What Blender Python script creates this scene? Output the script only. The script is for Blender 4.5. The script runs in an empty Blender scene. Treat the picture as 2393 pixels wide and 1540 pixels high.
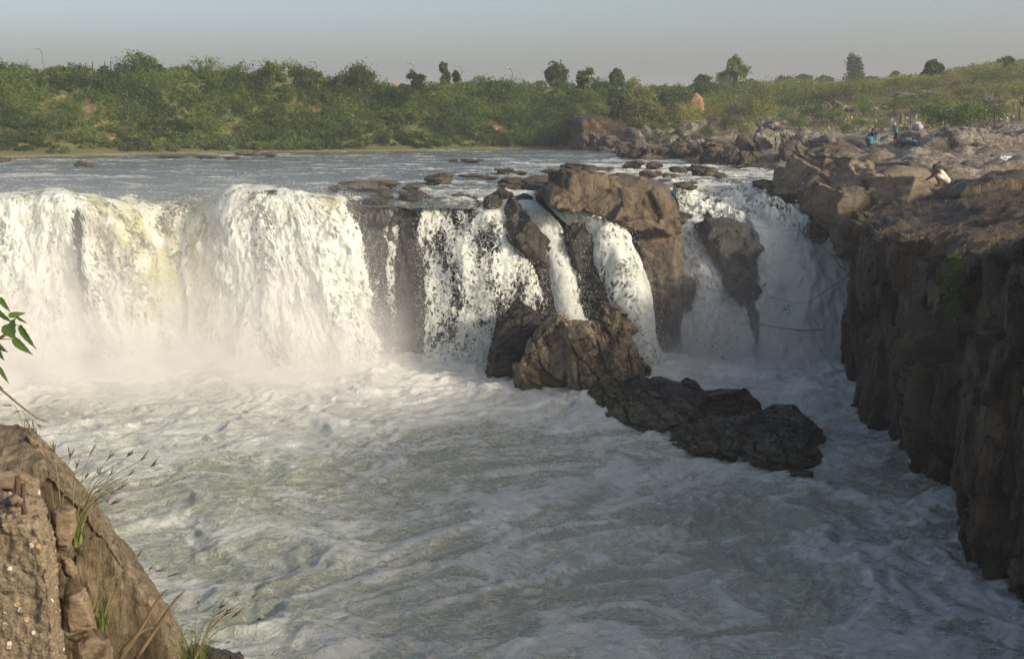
import bpy, bmesh, math, random
import numpy as np
from mathutils import Vector, Matrix

S = bpy.context.scene
COL = S.collection
R_ = math.radians
random.seed(7)

# ------------------------------------------------------------------ camera, sky, sun, exposure
CAM_Z = 11.5
F_PX, CX, CY, PITCH = 2566.0, 1196.5, 770.0, R_(11.46)
cam = bpy.data.cameras.new("camera")
cam.sensor_width = 36.0
cam.lens = 36.0 * F_PX / 2393.0
cam.clip_end = 3000.0
cam.clip_start = 0.1
camo = bpy.data.objects.new("camera", cam)
COL.objects.link(camo)
camo.location = (0, 0, CAM_Z)
camo.rotation_euler = (math.pi / 2 - PITCH, 0, 0)
S.camera = camo

SUN_EL, SUN_AZ = R_(21.5), R_(122.0)          # azimuth clockwise from the view direction (+y)
sd = Vector((math.sin(SUN_AZ) * math.cos(SUN_EL), math.cos(SUN_AZ) * math.cos(SUN_EL), math.sin(SUN_EL)))
sun = bpy.data.lights.new("sun", 'SUN')
sun.energy = 2.5
sun.angle = R_(6.0)                      # low sun swollen by the haze: soft shadow edges
sun.color = (1.0, 0.89, 0.70)
suno = bpy.data.objects.new("sun", sun)
COL.objects.link(suno)
suno.rotation_euler = sd.to_track_quat('Z', 'Y').to_euler()

world = bpy.data.worlds.new("World")
S.world = world
world.use_nodes = True
wn = world.node_tree
bg = wn.nodes["Background"]
sky = wn.nodes.new("ShaderNodeTexSky")
sky.sky_type = 'NISHITA'
sky.sun_disc = False
sky.sun_elevation = SUN_EL
sky.sun_rotation = SUN_AZ
sky.air_density = 0.7
sky.dust_density = 3.7
sky.ozone_density = 0.0
wn.links.new(sky.outputs[0], bg.inputs[0])
bg.inputs[1].default_value = 0.14

S.view_settings.view_transform = 'Standard'
S.view_settings.look = 'None'
S.view_settings.exposure = 0.5
S.view_settings.gamma = 1.0
S.render.engine = 'CYCLES'
S.cycles.use_denoising = True
S.cycles.max_bounces = 8
S.cycles.diffuse_bounces = 2
S.cycles.glossy_bounces = 2
S.cycles.transmission_bounces = 2
S.cycles.transparent_max_bounces = 24
S.cycles.volume_bounces = 2
S.cycles.sample_clamp_indirect = 4.0
S.cycles.volume_step_rate = 1.0
S.cycles.volume_max_steps = 64

# ------------------------------------------------------------------ pixel -> world (2393 x 1540 survey of the photograph)
_c, _s = math.cos(PITCH), math.sin(PITCH)
def ray(u, v):
    x, z = (u - CX) / F_PX, -(v - CY) / F_PX
    return np.array([x, _c + z * _s, -_s + z * _c])
def W(u, v, y):
    d = ray(u, v); k = y / d[1]
    return np.array([d[0] * k, y, CAM_Z + d[2] * k])
def WZ(u, v, z):
    d = ray(u, v); k = (z - CAM_Z) / d[2]
    return np.array([d[0] * k, d[1] * k, z])
ZU = 7.4                                     # level of the upper river; the plunge pool lies at 0

# ------------------------------------------------------------------ noise (numpy)
_G = np.array([(1,1,0),(-1,1,0),(1,-1,0),(-1,-1,0),(1,0,1),(-1,0,1),(1,0,-1),(-1,0,-1),(0,1,1),(0,-1,1),(0,1,-1),(0,-1,-1)], np.float32)
def _hash(i, j, k, seed):
    with np.errstate(over='ignore'):
        h = (i.astype(np.uint32) * np.uint32(374761393) + j.astype(np.uint32) * np.uint32(668265263)
             + k.astype(np.uint32) * np.uint32(2246822519) + np.uint32((seed * 3266489917) & 0xffffffff))
        h = (h ^ (h >> np.uint32(15))) * np.uint32(2246822519)
        h = (h ^ (h >> np.uint32(13))) * np.uint32(3266489917)
        return h ^ (h >> np.uint32(16))
def perlin(p, seed=0):
    p = np.asarray(p, np.float32)
    i = np.floor(p).astype(np.int64); f = p - i
    w = f * f * f * (f * (f * 6 - 15) + 10)
    out = 0
    for dx in (0, 1):
        wx = w[..., 0] if dx else 1 - w[..., 0]
        for dy in (0, 1):
            wy = w[..., 1] if dy else 1 - w[..., 1]
            for dz in (0, 1):
                wz = w[..., 2] if dz else 1 - w[..., 2]
                g = _G[_hash(i[..., 0] + dx, i[..., 1] + dy, i[..., 2] + dz, seed) % np.uint32(12)]
                dd = g[..., 0] * (f[..., 0] - dx) + g[..., 1] * (f[..., 1] - dy) + g[..., 2] * (f[..., 2] - dz)
                out = out + wx * wy * wz * dd
    return out
def fbm(p, o=4, seed=0, gain=0.5, lac=2.03):
    p = np.asarray(p, np.float32); a, t, n = 1.0, 0, 0
    for k in range(o):
        t = t + a * perlin(p, seed + k * 17); n += a; a *= gain; p = p * lac + 3.7
    return t / n * 1.5
def ridged(p, o=4, seed=0, gain=0.55, lac=2.07):
    p = np.asarray(p, np.float32); a, t, n = 1.0, 0, 0
    for k in range(o):
        r = 1 - np.abs(perlin(p, seed + k * 17)) * 2.0
        t = t + a * r * r; n += a; a *= gain; p = p * lac + 5.3
    return t / n
def worley(p, seed=0, tilt=False):
    """nearest and second cell distance, a random number per cell and (tilt) a plane of random lean per cell"""
    p = np.asarray(p, np.float32)
    i = np.floor(p).astype(np.int64)
    f1 = np.full(p.shape[:-1], 9.0, np.float32); f2 = f1.copy(); cid = np.zeros(p.shape[:-1], np.float32); tl = cid.copy()
    for dx in (-1, 0, 1):
        for dy in (-1, 0, 1):
            for dz in (-1, 0, 1):
                a = (i[..., 0] + dx, i[..., 1] + dy, i[..., 2] + dz)
                h = _hash(*a, seed)
                rx = a[0] + (h & np.uint32(1023)) / 1023.0 - p[..., 0]; ry = a[1] + ((h >> np.uint32(10)) & np.uint32(1023)) / 1023.0 - p[..., 1]
                rz = a[2] + ((h >> np.uint32(20)) & np.uint32(1023)) / 1023.0 - p[..., 2]
                d = np.sqrt(rx * rx + ry * ry + rz * rz)
                g = _hash(*a, seed + 99)
                n1 = d < f1
                f2 = np.where(n1, f1, np.minimum(f2, d)); cid = np.where(n1, (g & np.uint32(65535)) / 65535.0, cid); f1 = np.where(n1, d, f1)
                if tilt:
                    q = _hash(*a, seed + 199)
                    t = rx * ((q & np.uint32(255)) / 127.5 - 1) + ry * (((q >> np.uint32(8)) & np.uint32(255)) / 127.5 - 1) + rz * (((q >> np.uint32(16)) & np.uint32(255)) / 127.5 - 1)
                    tl = np.where(n1, t, tl)
    return (f1, f2, cid, tl) if tilt else (f1, f2, cid)
def sstep(a, b, x):
    t = np.clip((x - a) / (b - a), 0, 1); return t * t * (3 - 2 * t)
def crom(P, n):
    P = np.asarray(P, float); k = len(P)
    Q = np.concatenate([[2 * P[0] - P[1]], P, [2 * P[-1] - P[-2]]])
    t = np.linspace(0, k - 1, n); i = np.minimum(t.astype(int), k - 2); f = (t - i).reshape((-1,) + (1,) * (P.ndim - 1))
    a, b, c, d = Q[i], Q[i + 1], Q[i + 2], Q[i + 3]
    return 0.5 * (2 * b + (c - a) * f + (2 * a - 5 * b + 4 * c - d) * f ** 2 + (3 * b - a - 3 * c + d) * f ** 3)
def net(rows, R, C):
    return crom([crom(r, C) for r in rows], R)
def gnormal(V):
    du = np.gradient(V, axis=1); dv = np.gradient(V, axis=0)
    n = np.cross(du, dv); return n / (np.linalg.norm(n, axis=-1, keepdims=True) + 1e-9)

# ------------------------------------------------------------------ meshes and tags
def tag(o, label=None, cat=None, group=None, kind=None):
    if label: o["label"] = label
    if cat: o["category"] = cat
    if group: o["group"] = group
    if kind: o["kind"] = kind
    return o
def mesh_np(V, F, attrs=None, smooth=True):
    me = bpy.data.meshes.new("m")
    V = np.asarray(V, np.float32).reshape(-1, 3); F = np.asarray(F, np.int32)
    k = F.shape[1]
    me.vertices.add(len(V)); me.vertices.foreach_set("co", V.ravel())
    me.loops.add(F.size); me.loops.foreach_set("vertex_index", F.ravel())
    me.polygons.add(len(F)); me.polygons.foreach_set("loop_start", np.arange(0, F.size, k, dtype=np.int32))
    me.polygons.foreach_set("use_smooth", np.full(len(F), smooth))
    me.update(calc_edges=True)
    for a, val in (attrs or {}).items():
        val = np.asarray(val, np.float32)
        if val.ndim == 2:
            me.attributes.new(a, 'FLOAT_VECTOR', 'POINT').data.foreach_set("vector", val.ravel())
        else:
            me.attributes.new(a, 'FLOAT', 'POINT').data.foreach_set("value", val.ravel())
    return me
def link(name, me, mat=None, parent=None, loc=None):
    o = bpy.data.objects.new(name, me)
    COL.objects.link(o)
    if me is not None:
        me.name = name
        if mat is not None and not me.materials: me.materials.append(mat)
    if parent is not None: o.parent = parent
    if loc is not None: o.location = loc
    return o
def gridF(R, C, off=0):
    i = np.arange(R * C).reshape(R, C) + off
    return np.stack([i[:-1, :-1], i[1:, :-1], i[1:, 1:], i[:-1, 1:]], -1).reshape(-1, 4)
def rebase(me, base):
    me.transform(Matrix.Translation(-Vector(base)))

# ------------------------------------------------------------------ node helpers
class NT:
    def __init__(s, name):
        s.m = bpy.data.materials.new(name); s.m.use_nodes = True
        s.t = s.m.node_tree; s.t.nodes.clear()
        s.out = s.t.nodes.new("ShaderNodeOutputMaterial")
    def n(s, typ, **kw):
        nd = s.t.nodes.new("ShaderNode" + typ)
        ins = kw.pop('i', {})
        for k, v in kw.items(): setattr(nd, k, v)
        for k, v in ins.items(): s.set(nd.inputs[k], v)
        return nd
    def set(s, sock, v):
        if isinstance(v, bpy.types.NodeSocket): s.t.links.new(v, sock)
        else:
            if sock.type == 'RGBA' and len(v) == 3: v = (*v, 1)
            sock.default_value = v
    def math(s, op, a, b=0.0, c=None, clamp=False):
        nd = s.n("Math", operation=op, use_clamp=clamp); s.set(nd.inputs[0], a); s.set(nd.inputs[1], b)
        if c is not None: s.set(nd.inputs[2], c)
        return nd.outputs[0]
    def vmath(s, op, a, b=(0, 0, 0)):
        nd = s.n("VectorMath", operation=op); s.set(nd.inputs[0], a); s.set(nd.inputs[1], b); return nd.outputs[0]
    def mapr(s, x, a, b, c=0.0, d=1.0, smooth=True):
        nd = s.n("MapRange"); nd.interpolation_type = 'SMOOTHSTEP' if smooth else 'LINEAR'
        for k, v in zip(range(5), (x, a, b, c, d)): s.set(nd.inputs[k], v)
        return nd.outputs[0]
    def mix(s, f, a, b):
        nd = s.n("Mix", data_type='RGBA'); s.set(nd.inputs[0], f); s.set(nd.inputs[6], a); s.set(nd.inputs[7], b); return nd.outputs[2]
    def noise(s, vec, scale, detail=4, rough=0.55, dist=0.0):
        nd = s.n("TexNoise", i={'Vector': vec, 'Scale': scale, 'Detail': detail, 'Roughness': rough, 'Distortion': dist}); return nd
    def vor(s, vec, scale, feature='F1', rnd=1.0):
        return s.n("TexVoronoi", feature=feature, i={'Vector': vec, 'Scale': scale, 'Randomness': rnd})
    def attr(s, name):
        return s.n("Attribute", attribute_name=name)
    def scale(s, vec, xyz, rot=(0, 0, 0)):
        nd = s.n("Mapping", i={'Vector': vec, 'Scale': xyz, 'Rotation': rot}); return nd.outputs[0]
    def pos(s):
        return s.n("NewGeometry").outputs['Position']
    def objc(s):
        return s.n("TexCoord").outputs['Object']
    def bump(s, h, strength=0.5, dist=0.1, normal=None):
        nd = s.n("Bump", i={'Height': h, 'Strength': strength, 'Distance': dist})
        if normal is not None: s.set(nd.inputs['Normal'], normal)
        return nd.outputs[0]
    def bsdf(s, col, rough=0.8, spec=0.5, normal=None):
        nd = s.n("BsdfPrincipled", i={'Base Color': col, 'Roughness': rough, 'Specular IOR Level': spec})
        if normal is not None: s.set(nd.inputs['Normal'], normal)
        return nd.outputs[0]
    def done(s, sh):
        s.t.links.new(sh, s.out.inputs['Surface']); return s.m

def rock_mat(name, c1, c2, c3, sc=1.0, rough=0.75, strata=(1, 1, 1), rot=(0, 0, 0), bump=0.6, moss=None, spec=0.4, wetz=None, crack=0.5, band=None):
    n = NT(name); p = n.objc()
    ps = n.scale(p, strata, rot)
    big = n.noise(p, 0.35 * sc, 5, 0.6).outputs[0]
    mid = n.noise(ps, 1.6 * sc, 8, 0.68, 0.3).outputs[0]
    fine = n.noise(ps, 9.0 * sc, 8, 0.7).outputs[0]
    col = n.mix(n.mapr(mid, 0.32, 0.68), c1, c2)
    col = n.mix(n.mapr(big, 0.45, 0.65), col, c3)
    col = n.mix(n.mapr(fine, 0.35, 0.75, 0.0, 0.55), col, n.vmath('MULTIPLY', col, (0.42, 0.40, 0.38)))
    vc = n.vor(n.vmath('ADD', ps, n.vmath('SCALE', n.noise(p, 2.0 * sc, 4).outputs[1])), 0.9 * sc, 'DISTANCE_TO_EDGE').outputs[0]
    ck = n.mapr(vc, 0.0, 0.035, 1.0, 0.0)
    col = n.mix(n.math('MULTIPLY', ck, 0.7 * crack), col, (0.012, 0.011, 0.010))
    if moss:
        mm = n.noise(p, 0.8 * sc, 6, 0.65).outputs[0]
        col = n.mix(n.mapr(mm, 0.52, 0.68, 0, 0.8), col, moss)
    rg = n.mapr(mid, 0.3, 0.7, rough - 0.15, rough + 0.1)
    if wetz is not None:
        z = n.n("SeparateXYZ", i={0: n.pos()}).outputs[2]
        wz = n.mapr(n.math('ADD', z, n.math('MULTIPLY', big, 1.2)), wetz, wetz + 0.9, 1.0, 0.0)
        col = n.mix(n.math('MULTIPLY', wz, 0.7), col, n.vmath('MULTIPLY', col, (0.30, 0.30, 0.30)))
        rg = n.math('SUBTRACT', rg, n.math('MULTIPLY', wz, 0.3))
    if band:
        z = n.n("SeparateXYZ", i={0: n.pos()}).outputs[2]
        col = n.mix(n.mapr(n.math('ADD', z, n.math('MULTIPLY', n.math('SUBTRACT', mid, 0.5), 1.6)), band[0], band[0] + 0.5, 0.85, 0.0), col, n.mix(fine, band[1], tuple(c * 2.0 for c in band[1])))
    h = n.math('ADD', n.math('MULTIPLY', mid, 1.0), n.math('MULTIPLY', fine, 0.35))
    h = n.math('SUBTRACT', h, n.math('MULTIPLY', ck, 0.35 * crack))
    nb = n.bump(h, bump, 0.25 / sc)
    return n.done(n.bsdf(col, rg, spec, nb))

FOAM = (0.75, 0.76, 0.73)
def fall_mat(name):
    n = NT(name)
    st = n.attr("st").outputs['Vector']; dens = n.attr("dens").outputs['Fac']; foam = n.attr("foam").outputs['Fac']
    wob = n.vmath('SCALE', n.vmath('SUBTRACT', n.noise(st, 2.2, 3).outputs[1], (0.5, 0.5, 0.5)))
    wob.node.inputs['Scale'].default_value = 0.75
    st2 = n.vmath('ADD', st, wob)
    streak = n.noise(n.scale(st2, (1.9, 0.75, 1)), 1.0, 5, 0.62).outputs[0]
    strand = n.noise(n.scale(st2, (6.5, 3.4, 1)), 1.0, 5, 0.68).outputs[0]
    grain = n.noise(n.scale(n.pos(), (1, 1, 0.6)), 6.5, 8, 0.78).outputs[0]
    lace = n.vor(n.scale(st2, (5.5, 3.2, 1)), 1.0, 'DISTANCE_TO_EDGE').outputs[0]
    lace2 = n.mapr(lace, 0.0, 0.28, 1.0, 0.0, False)
    m = n.math('ADD', n.math('MULTIPLY', streak, 0.70), n.math('MULTIPLY', strand, 0.50))
    m = n.math('ADD', m, n.math('MULTIPLY', grain, 1.05))
    m = n.math('ADD', m, n.math('MULTIPLY', lace2, 0.30))          # centred near 1.2
    m = n.math('ADD', m, n.math('MULTIPLY', n.math('SUBTRACT', n.noise(n.scale(n.pos(), (0.9, 0.9, 0.5)), 1.0, 5, 0.62).outputs[0], 0.5), 1.5))
    m = n.mapr(m, 0.80, 1.66, 0, 1, False)
    th = n.math('SUBTRACT', 1.0, dens)
    a = n.mapr(m, n.math('SUBTRACT', th, 0.09), n.math('ADD', th, 0.10))
    fm = n.mapr(m, n.math('SUBTRACT', n.math('SUBTRACT', 1.0, foam), 0.30), n.math('ADD', n.math('SUBTRACT', 1.0, foam), 0.12))
    tone = n.mix(n.noise(n.scale(st2, (1.2, 0.6, 1)), 1.0, 3).outputs[0], (0.66, 0.70, 0.62), FOAM)
    tone = n.mix(n.math('MULTIPLY', n.math('MULTIPLY', n.attr("clear").outputs['Fac'], 1.5, clamp=True), n.mapr(n.noise(n.scale(n.pos(), (1, 1, 0.45)), 1.3, 5, 0.65).outputs[0], 0.32, 0.56)), tone, (0.42, 0.41, 0.20))  # olive of thick clear water; also paints in the faint rainbow's tint
    bmp = n.bump(n.math('ADD', grain, n.math('MULTIPLY', strand, 0.3)), 0.3, 0.10)
    wat = n.bsdf((0.105, 0.115, 0.075), 0.18, 0.5, n.bump(n.math('ADD', streak, n.math('MULTIPLY', strand, 0.3)), 0.4, 0.12))
    dif = n.n("BsdfDiffuse", i={'Color': tone, 'Normal': bmp}).outputs[0]
    trn = n.n("BsdfTranslucent", i={'Color': (0.80, 0.82, 0.74), 'Normal': bmp}).outputs[0]
    fo = n.n("MixShader", i={0: 0.14, 1: dif, 2: trn}).outputs[0]
    sh = n.n("MixShader", i={0: fm, 1: wat, 2: fo}).outputs[0]
    tr = n.n("BsdfTransparent").outputs[0]
    return n.done(n.n("MixShader", i={0: a, 1: tr, 2: sh}).outputs[0])

def river_mat(name, body, sc, bump=0.5, fil=1.0, stretch=(1, 1, 1), rot=0.0):
    """Moving silty water with a net of foam; 'foam' on the mesh says how much foam floats where."""
    n = NT(name); p = n.scale(n.pos(), stretch, (0, 0, rot)); foam = n.math('MAXIMUM', n.attr("foam").outputs['Fac'], 0.0)
    w1 = n.vmath('SCALE', n.vmath('SUBTRACT', n.noise(p, 0.45 * sc, 4).outputs[1], (0.5, 0.5, 0.5))); w1.node.inputs['Scale'].default_value = 2.6 / sc
    w2 = n.vmath('SCALE', n.vmath('SUBTRACT', n.noise(p, 2.2 * sc, 3).outputs[1], (0.5, 0.5, 0.5))); w2.node.inputs['Scale'].default_value = 0.38 / sc
    q = n.vmath('ADD', n.vmath('ADD', p, w1), w2)
    def rid(scale, det=3):
        x = n.noise(q, scale, det, 0.55).outputs[0]
        return n.math('SUBTRACT', 1.0, n.math('MULTIPLY', n.math('ABSOLUTE', n.math('SUBTRACT', x, 0.5)), 5.0), clamp=True)
    gr = n.noise(q, 7.0 * sc, 6, 0.72).outputs[0]
    gk = n.mapr(gr, 0.3, 0.7, 0.72, 1.18, False)
    def net_(f, k, soft):
        th = n.math('SUBTRACT', 1.02, n.math('MULTIPLY', foam, k * fil)); f = n.math('MULTIPLY', f, gk)
        return n.mapr(f, n.math('SUBTRACT', th, 0.03), n.math('ADD', th, soft))
    l1, l2, l3 = net_(rid(0.50 * sc), 0.80, 0.26), net_(rid(1.7 * sc, 4), 0.98, 0.22), net_(rid(4.6 * sc, 5), 1.0, 0.22)
    def cell(scale, k, wd):
        e = n.vor(q, scale, 'DISTANCE_TO_EDGE').outputs[0]
        t = n.math('MULTIPLY', n.math('MULTIPLY', foam, k * fil), n.math('MULTIPLY', gk, wd))
        return n.mapr(e, n.math('MULTIPLY', t, 0.35), n.math('ADD', t, 0.012), 1.0, 0.0)
    c1, c2 = cell(1.3 * sc, 1.0, 0.16), cell(3.3 * sc, 1.0, 0.22)
    fm = n.math('MAXIMUM', n.math('MULTIPLY', l1, 0.50), n.math('MULTIPLY', l2, 0.62))
    fm = n.math('MAXIMUM', fm, n.math('MAXIMUM', n.math('MULTIPLY', c1, 0.38), n.math('MULTIPLY', c2, 0.26)))
    fm = n.math('MAXIMUM', fm, n.math('MULTIPLY', l3, 0.62))
    fm = n.math('ADD', fm, n.math('MULTIPLY', n.mapr(n.math('MULTIPLY', foam, gk), 0.50, 1.05), 0.8), clamp=True)
    m = n.math('ADD', fm, n.math('MULTIPLY', gr, 0.3))
    milky = n.mapr(foam, 0.1, 0.7, 0.0, 0.6)
    bc = n.mix(n.noise(n.pos(), 0.12 * sc, 2).outputs[0], body, tuple(c * 0.72 for c in body))
    bc = n.mix(milky, bc, (0.42, 0.45, 0.39))
    hh = n.math('ADD', n.math('MULTIPLY', n.noise(q, 2.6 * sc, 5, 0.6).outputs[0], 1.0), n.math('MULTIPLY', n.noise(q, 10 * sc, 4, 0.6).outputs[0], 0.25))
    nb = n.bump(hh, bump, 0.22 / sc)
    nf = n.bump(n.math('ADD', gr, n.math('MULTIPLY', m, 0.8)), 0.8, 0.10 / sc)
    wat = n.bsdf(bc, 0.16, 0.5, nb)
    fo = n.n("BsdfDiffuse", i={'Color': (0.76, 0.77, 0.71), 'Normal': nf}).outputs[0]
    return n.done(n.n("MixShader", i={0: fm, 1: wat, 2: fo}).outputs[0])

def leaf_mat(name, ca, cb, trans=0.35, rough=0.55):
    n = NT(name); t = n.attr("tint").outputs['Fac']
    col = n.mix(t, ca, cb)
    col = n.mix(n.n("ObjectInfo").outputs['Random'], col, n.vmath('MULTIPLY', col, (0.72, 0.80, 0.85)))
    d = n.bsdf(col, rough, 0.25)
    tr = n.n("BsdfTranslucent", i={'Color': n.vmath('MULTIPLY', col, (1.25, 1.35, 0.7))}).outputs[0]
    return n.done(n.n("MixShader", i={0: trans, 1: d, 2: tr}).outputs[0])
def plain_mat(name, col, rough=0.7, var=0.35, sc=6.0, spec=0.3, bump=0.2):
    n = NT(name); x = n.noise(n.objc(), sc, 5, 0.6).outputs[0]
    c = n.mix(n.mapr(x, 0.3, 0.7), col, tuple(k * (1 - var) for k in col))
    return n.done(n.bsdf(c, rough, spec, n.bump(x, bump, 0.02)))

M = {}
M['fall'] = fall_mat("falling_water")
M['pool'] = river_mat("pool_water", (0.30, 0.315, 0.225), 0.62, 0.5, 1.0, (1, 1.35, 1), R_(-25))
M['river'] = river_mat("river_water", (0.10, 0.125, 0.115), 0.75, 0.7, 1.0, (0.8, 1.1, 1), 0.0)
M['ledge'] = rock_mat("wet_ledge_rock", (0.045, 0.043, 0.038), (0.085, 0.076, 0.058), (0.06, 0.055, 0.04), 0.8, 0.45, (1.6, 1.6, 0.35), bump=0.9, spec=0.5)
M['outcrop'] = rock_mat("outcrop_rock", (0.095, 0.075, 0.050), (0.20, 0.152, 0.098), (0.062, 0.050, 0.034), 0.9, 0.62, (1.3, 1.3, 0.6), bump=0.8, wetz=3.5)
M['rib'] = rock_mat("dark_rib_rock", (0.035, 0.034, 0.031), (0.075, 0.066, 0.05), (0.06, 0.05, 0.03), 1.1, 0.4, (2.2, 1, 0.5), (0, R_(35), 0), 0.9, spec=0.5)
M['ridge_tan'] = rock_mat("ridge_tan_rock", (0.075, 0.062, 0.042), (0.42, 0.325, 0.205), (0.18, 0.138, 0.086), 0.9, 0.6, (1.3, 1, 0.4), (0, R_(25), 0), 1.1, moss=(0.06, 0.058, 0.026), crack=0.9, band=(0.5, (0.085, 0.072, 0.036)))
M['ridge_dark'] = rock_mat("ridge_dark_rock", (0.020, 0.021, 0.022), (0.120, 0.108, 0.088), (0.055, 0.050, 0.042), 1.0, 0.30, (0.5, 1, 2.0), (0, R_(-20), 0), 2.0, spec=0.7, crack=1.0, band=(0.55, (0.105, 0.094, 0.045)))
M['cliff'] = rock_mat("cliff_rock", (0.028, 0.022, 0.014), (0.150, 0.097, 0.044), (0.050, 0.034, 0.016), 0.7, 0.45, (1.5, 1.5, 0.4), bump=1.0, moss=(0.040, 0.038, 0.016))
M['tan'] = rock_mat("tan_rock", (0.165, 0.130, 0.088), (0.26, 0.205, 0.138), (0.125, 0.096, 0.062), 0.8, 0.75, (0.6, 1, 1.4), (0, R_(30), 0), 0.7, wetz=5.2)
M['bank_rock'] = rock_mat("bank_rock", (0.15, 0.132, 0.105), (0.38, 0.345, 0.29), (0.12, 0.10, 0.075), 0.6, 0.8, (1, 1, 1.6), bump=0.9)
M['river_rock'] = rock_mat("river_boulder_rock", (0.060, 0.050, 0.036), (0.15, 0.12, 0.082), (0.080, 0.064, 0.044), 0.9, 0.65, (1, 1, 1.3), bump=0.8, wetz=ZU - 0.25)

# ------------------------------------------------------------------ rocks grown from hulls
def hull_bm(bm, pts):
    vs = [bm.verts.new(tuple(p)) for p in pts]
    r = bmesh.ops.convex_hull(bm, input=vs)
    bad = [g for g in set(r['geom_interior'] + r['geom_unused']) if isinstance(g, bmesh.types.BMVert) and g.is_valid]
    if bad: bmesh.ops.delete(bm, geom=bad, context='VERTS')
def remeshed(bm, voxel):
    me = bpy.data.meshes.new("t"); bm.to_mesh(me); bm.free()
    o = bpy.data.objects.new("t", me); COL.objects.link(o)
    md = o.modifiers.new("r", 'REMESH'); md.mode = 'VOXEL'; md.voxel_size = voxel
    ms = o.modifiers.new("s", 'SMOOTH'); ms.iterations = 1; ms.factor = 0.5
    dg = bpy.context.evaluated_depsgraph_get(); dg.update()
    out = bpy.data.meshes.new_from_object(o.evaluated_get(dg))
    bpy.data.objects.remove(o); bpy.data.meshes.remove(me)
    return out
def me_arrays(me):
    n = len(me.vertices)
    V = np.empty(n * 3, np.float32); N = np.empty(n * 3, np.float32)
    me.vertices.foreach_get("co", V); me.vertices.foreach_get("normal", N)
    return V.reshape(-1, 3), N.reshape(-1, 3)
def roughen(me, amp, freq, seed, block=0.6, crack=0.25, rot=None, stretch=(1, 1, 1), small=0.25, strata=0.0):
    V, N = me_arrays(me)
    P = V if rot is None else V @ np.array(Matrix.Rotation(rot[0], 3, rot[1]))
    P = P * np.array(stretch)
    wp = P + 0.10 * np.stack([fbm(P * freq * 1.3, 3, seed + 5), fbm(P * freq * 1.3, 3, seed + 6), fbm(P * freq * 1.3, 3, seed + 7)], -1) / freq
    f1, f2, cid, t1 = worley(wp * freq, seed, True)
    g1, g2, cid2, t2 = worley(wp * freq * 2.4, seed + 3, True)
    h1, h2, cid3, t3 = worley(wp * freq * 6.0, seed + 4, True)
    d = block * (0.8 * (cid - 0.5) + 1.0 * t1 + 0.34 * (cid2 - 0.5) + 0.32 * t2 + 0.12 * (cid3 - 0.5) + 0.12 * t3)
    d = d - crack * (sstep(0.07, 0.0, f2 - f1) + 0.5 * sstep(0.07, 0.0, g2 - g1))
    d = d + 0.30 * fbm(P * freq * 0.7, 3, seed + 1) + small * 0.7 * fbm(P * freq * 6, 4, seed + 2)
    if strata:
        for sc_, k_ in ((1.0, 1.0), (2.7, 0.45)):
            u_ = P[:, 2] * freq * 1.6 * sc_ + 0.45 * fbm(P * freq * 0.9, 3, seed + 11) * sc_; fr_ = np.abs(u_ - np.floor(u_) - 0.5)
            d = d - strata * k_ * sstep(0.09, 0.0, fr_) * (0.4 + 0.6 * sstep(-0.2, 0.2, perlin(P * freq * 0.8, seed + 12))) + 0.5 * strata * k_ * (((np.floor(u_ + 0.5) * 0.618) % 1.0) - 0.5)
    V2 = V + N * (amp * d)[:, None]
    me.vertices.foreach_set("co", V2.astype(np.float32).ravel())
    me.polygons.foreach_set("use_smooth", np.ones(len(me.polygons), bool))
    me.update()
def outline(pts, thick, back=0.75, sink=None, sz=-0.8):
    """Front outline given as (u, v, y) becomes a solid with real depth behind it."""
    out = []; A = np.array([W(*p) for p in pts]); c = A.mean(0)
    eye = np.array((0, 0, CAM_Z))
    for a in A:
        out.append(a); b = c + (a - c) * back; b = eye + (b - eye) * ((a[1] + thick) / b[1])
        out.append(b)
        m = c + (a - c) * 0.72; m = eye + (m - eye) * ((a[1] - thick * 0.28) / m[1]); out.append(m)
        if sink is not None and a[2] < sink: out.append(np.array([a[0], a[1], sz])); out.append(np.array([b[0], b[1], sz]))
    return out
def blocks(hulls, n, lo, hi, rot, seed):
    """angular joint blocks crowding the surface of the given solids"""
    rng = np.random.default_rng(seed); out = []; R3 = np.array(Matrix.Rotation(rot[0], 3, rot[1])) @ np.array(Matrix.Rotation(R_(28), 3, 'Z'))
    for H in hulls:
        H = np.array(H); c = H.mean(0)
        for k in range(n):
            w = rng.dirichlet((0.7, 0.7, 0.7)); p = w @ H[rng.choice(len(H), 3, replace=False)]; p = c + (p - c) * rng.uniform(0.50, 0.84)
            d = rng.uniform(lo, hi, 3) * 0.5 * np.array((1.2, 1.2, 0.75))
            q = np.array([(i, j, l) for i in (-1, 1) for j in (-1, 1) for l in (-1, 1)]) * d * (1 + rng.uniform(-0.28, 0.28, (8, 3)))
            out.append(p + q @ (R3 @ np.array(Matrix.Rotation(rng.uniform(-.3, .3), 3, 'X'))).T)
    return out
def hull_rock(name, label, cat, hulls, voxel, mat, amp, freq, seed, group=None, kind=None, blk=None, **kw):
    if blk: hulls = list(hulls) + blocks(hulls, *blk, seed=seed)
    bm = bmesh.new(); allp = []
    for h in hulls: hull_bm(bm, h); allp += list(h)
    me = remeshed(bm, voxel)
    roughen(me, amp, freq, seed, **kw)
    A = np.array(allp); base = (A[:, 0].mean(), A[:, 1].mean(), A[:, 2].min())
    rebase(me, base)
    return tag(link(name, me, mat, loc=base), label, cat, group, kind)

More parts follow.
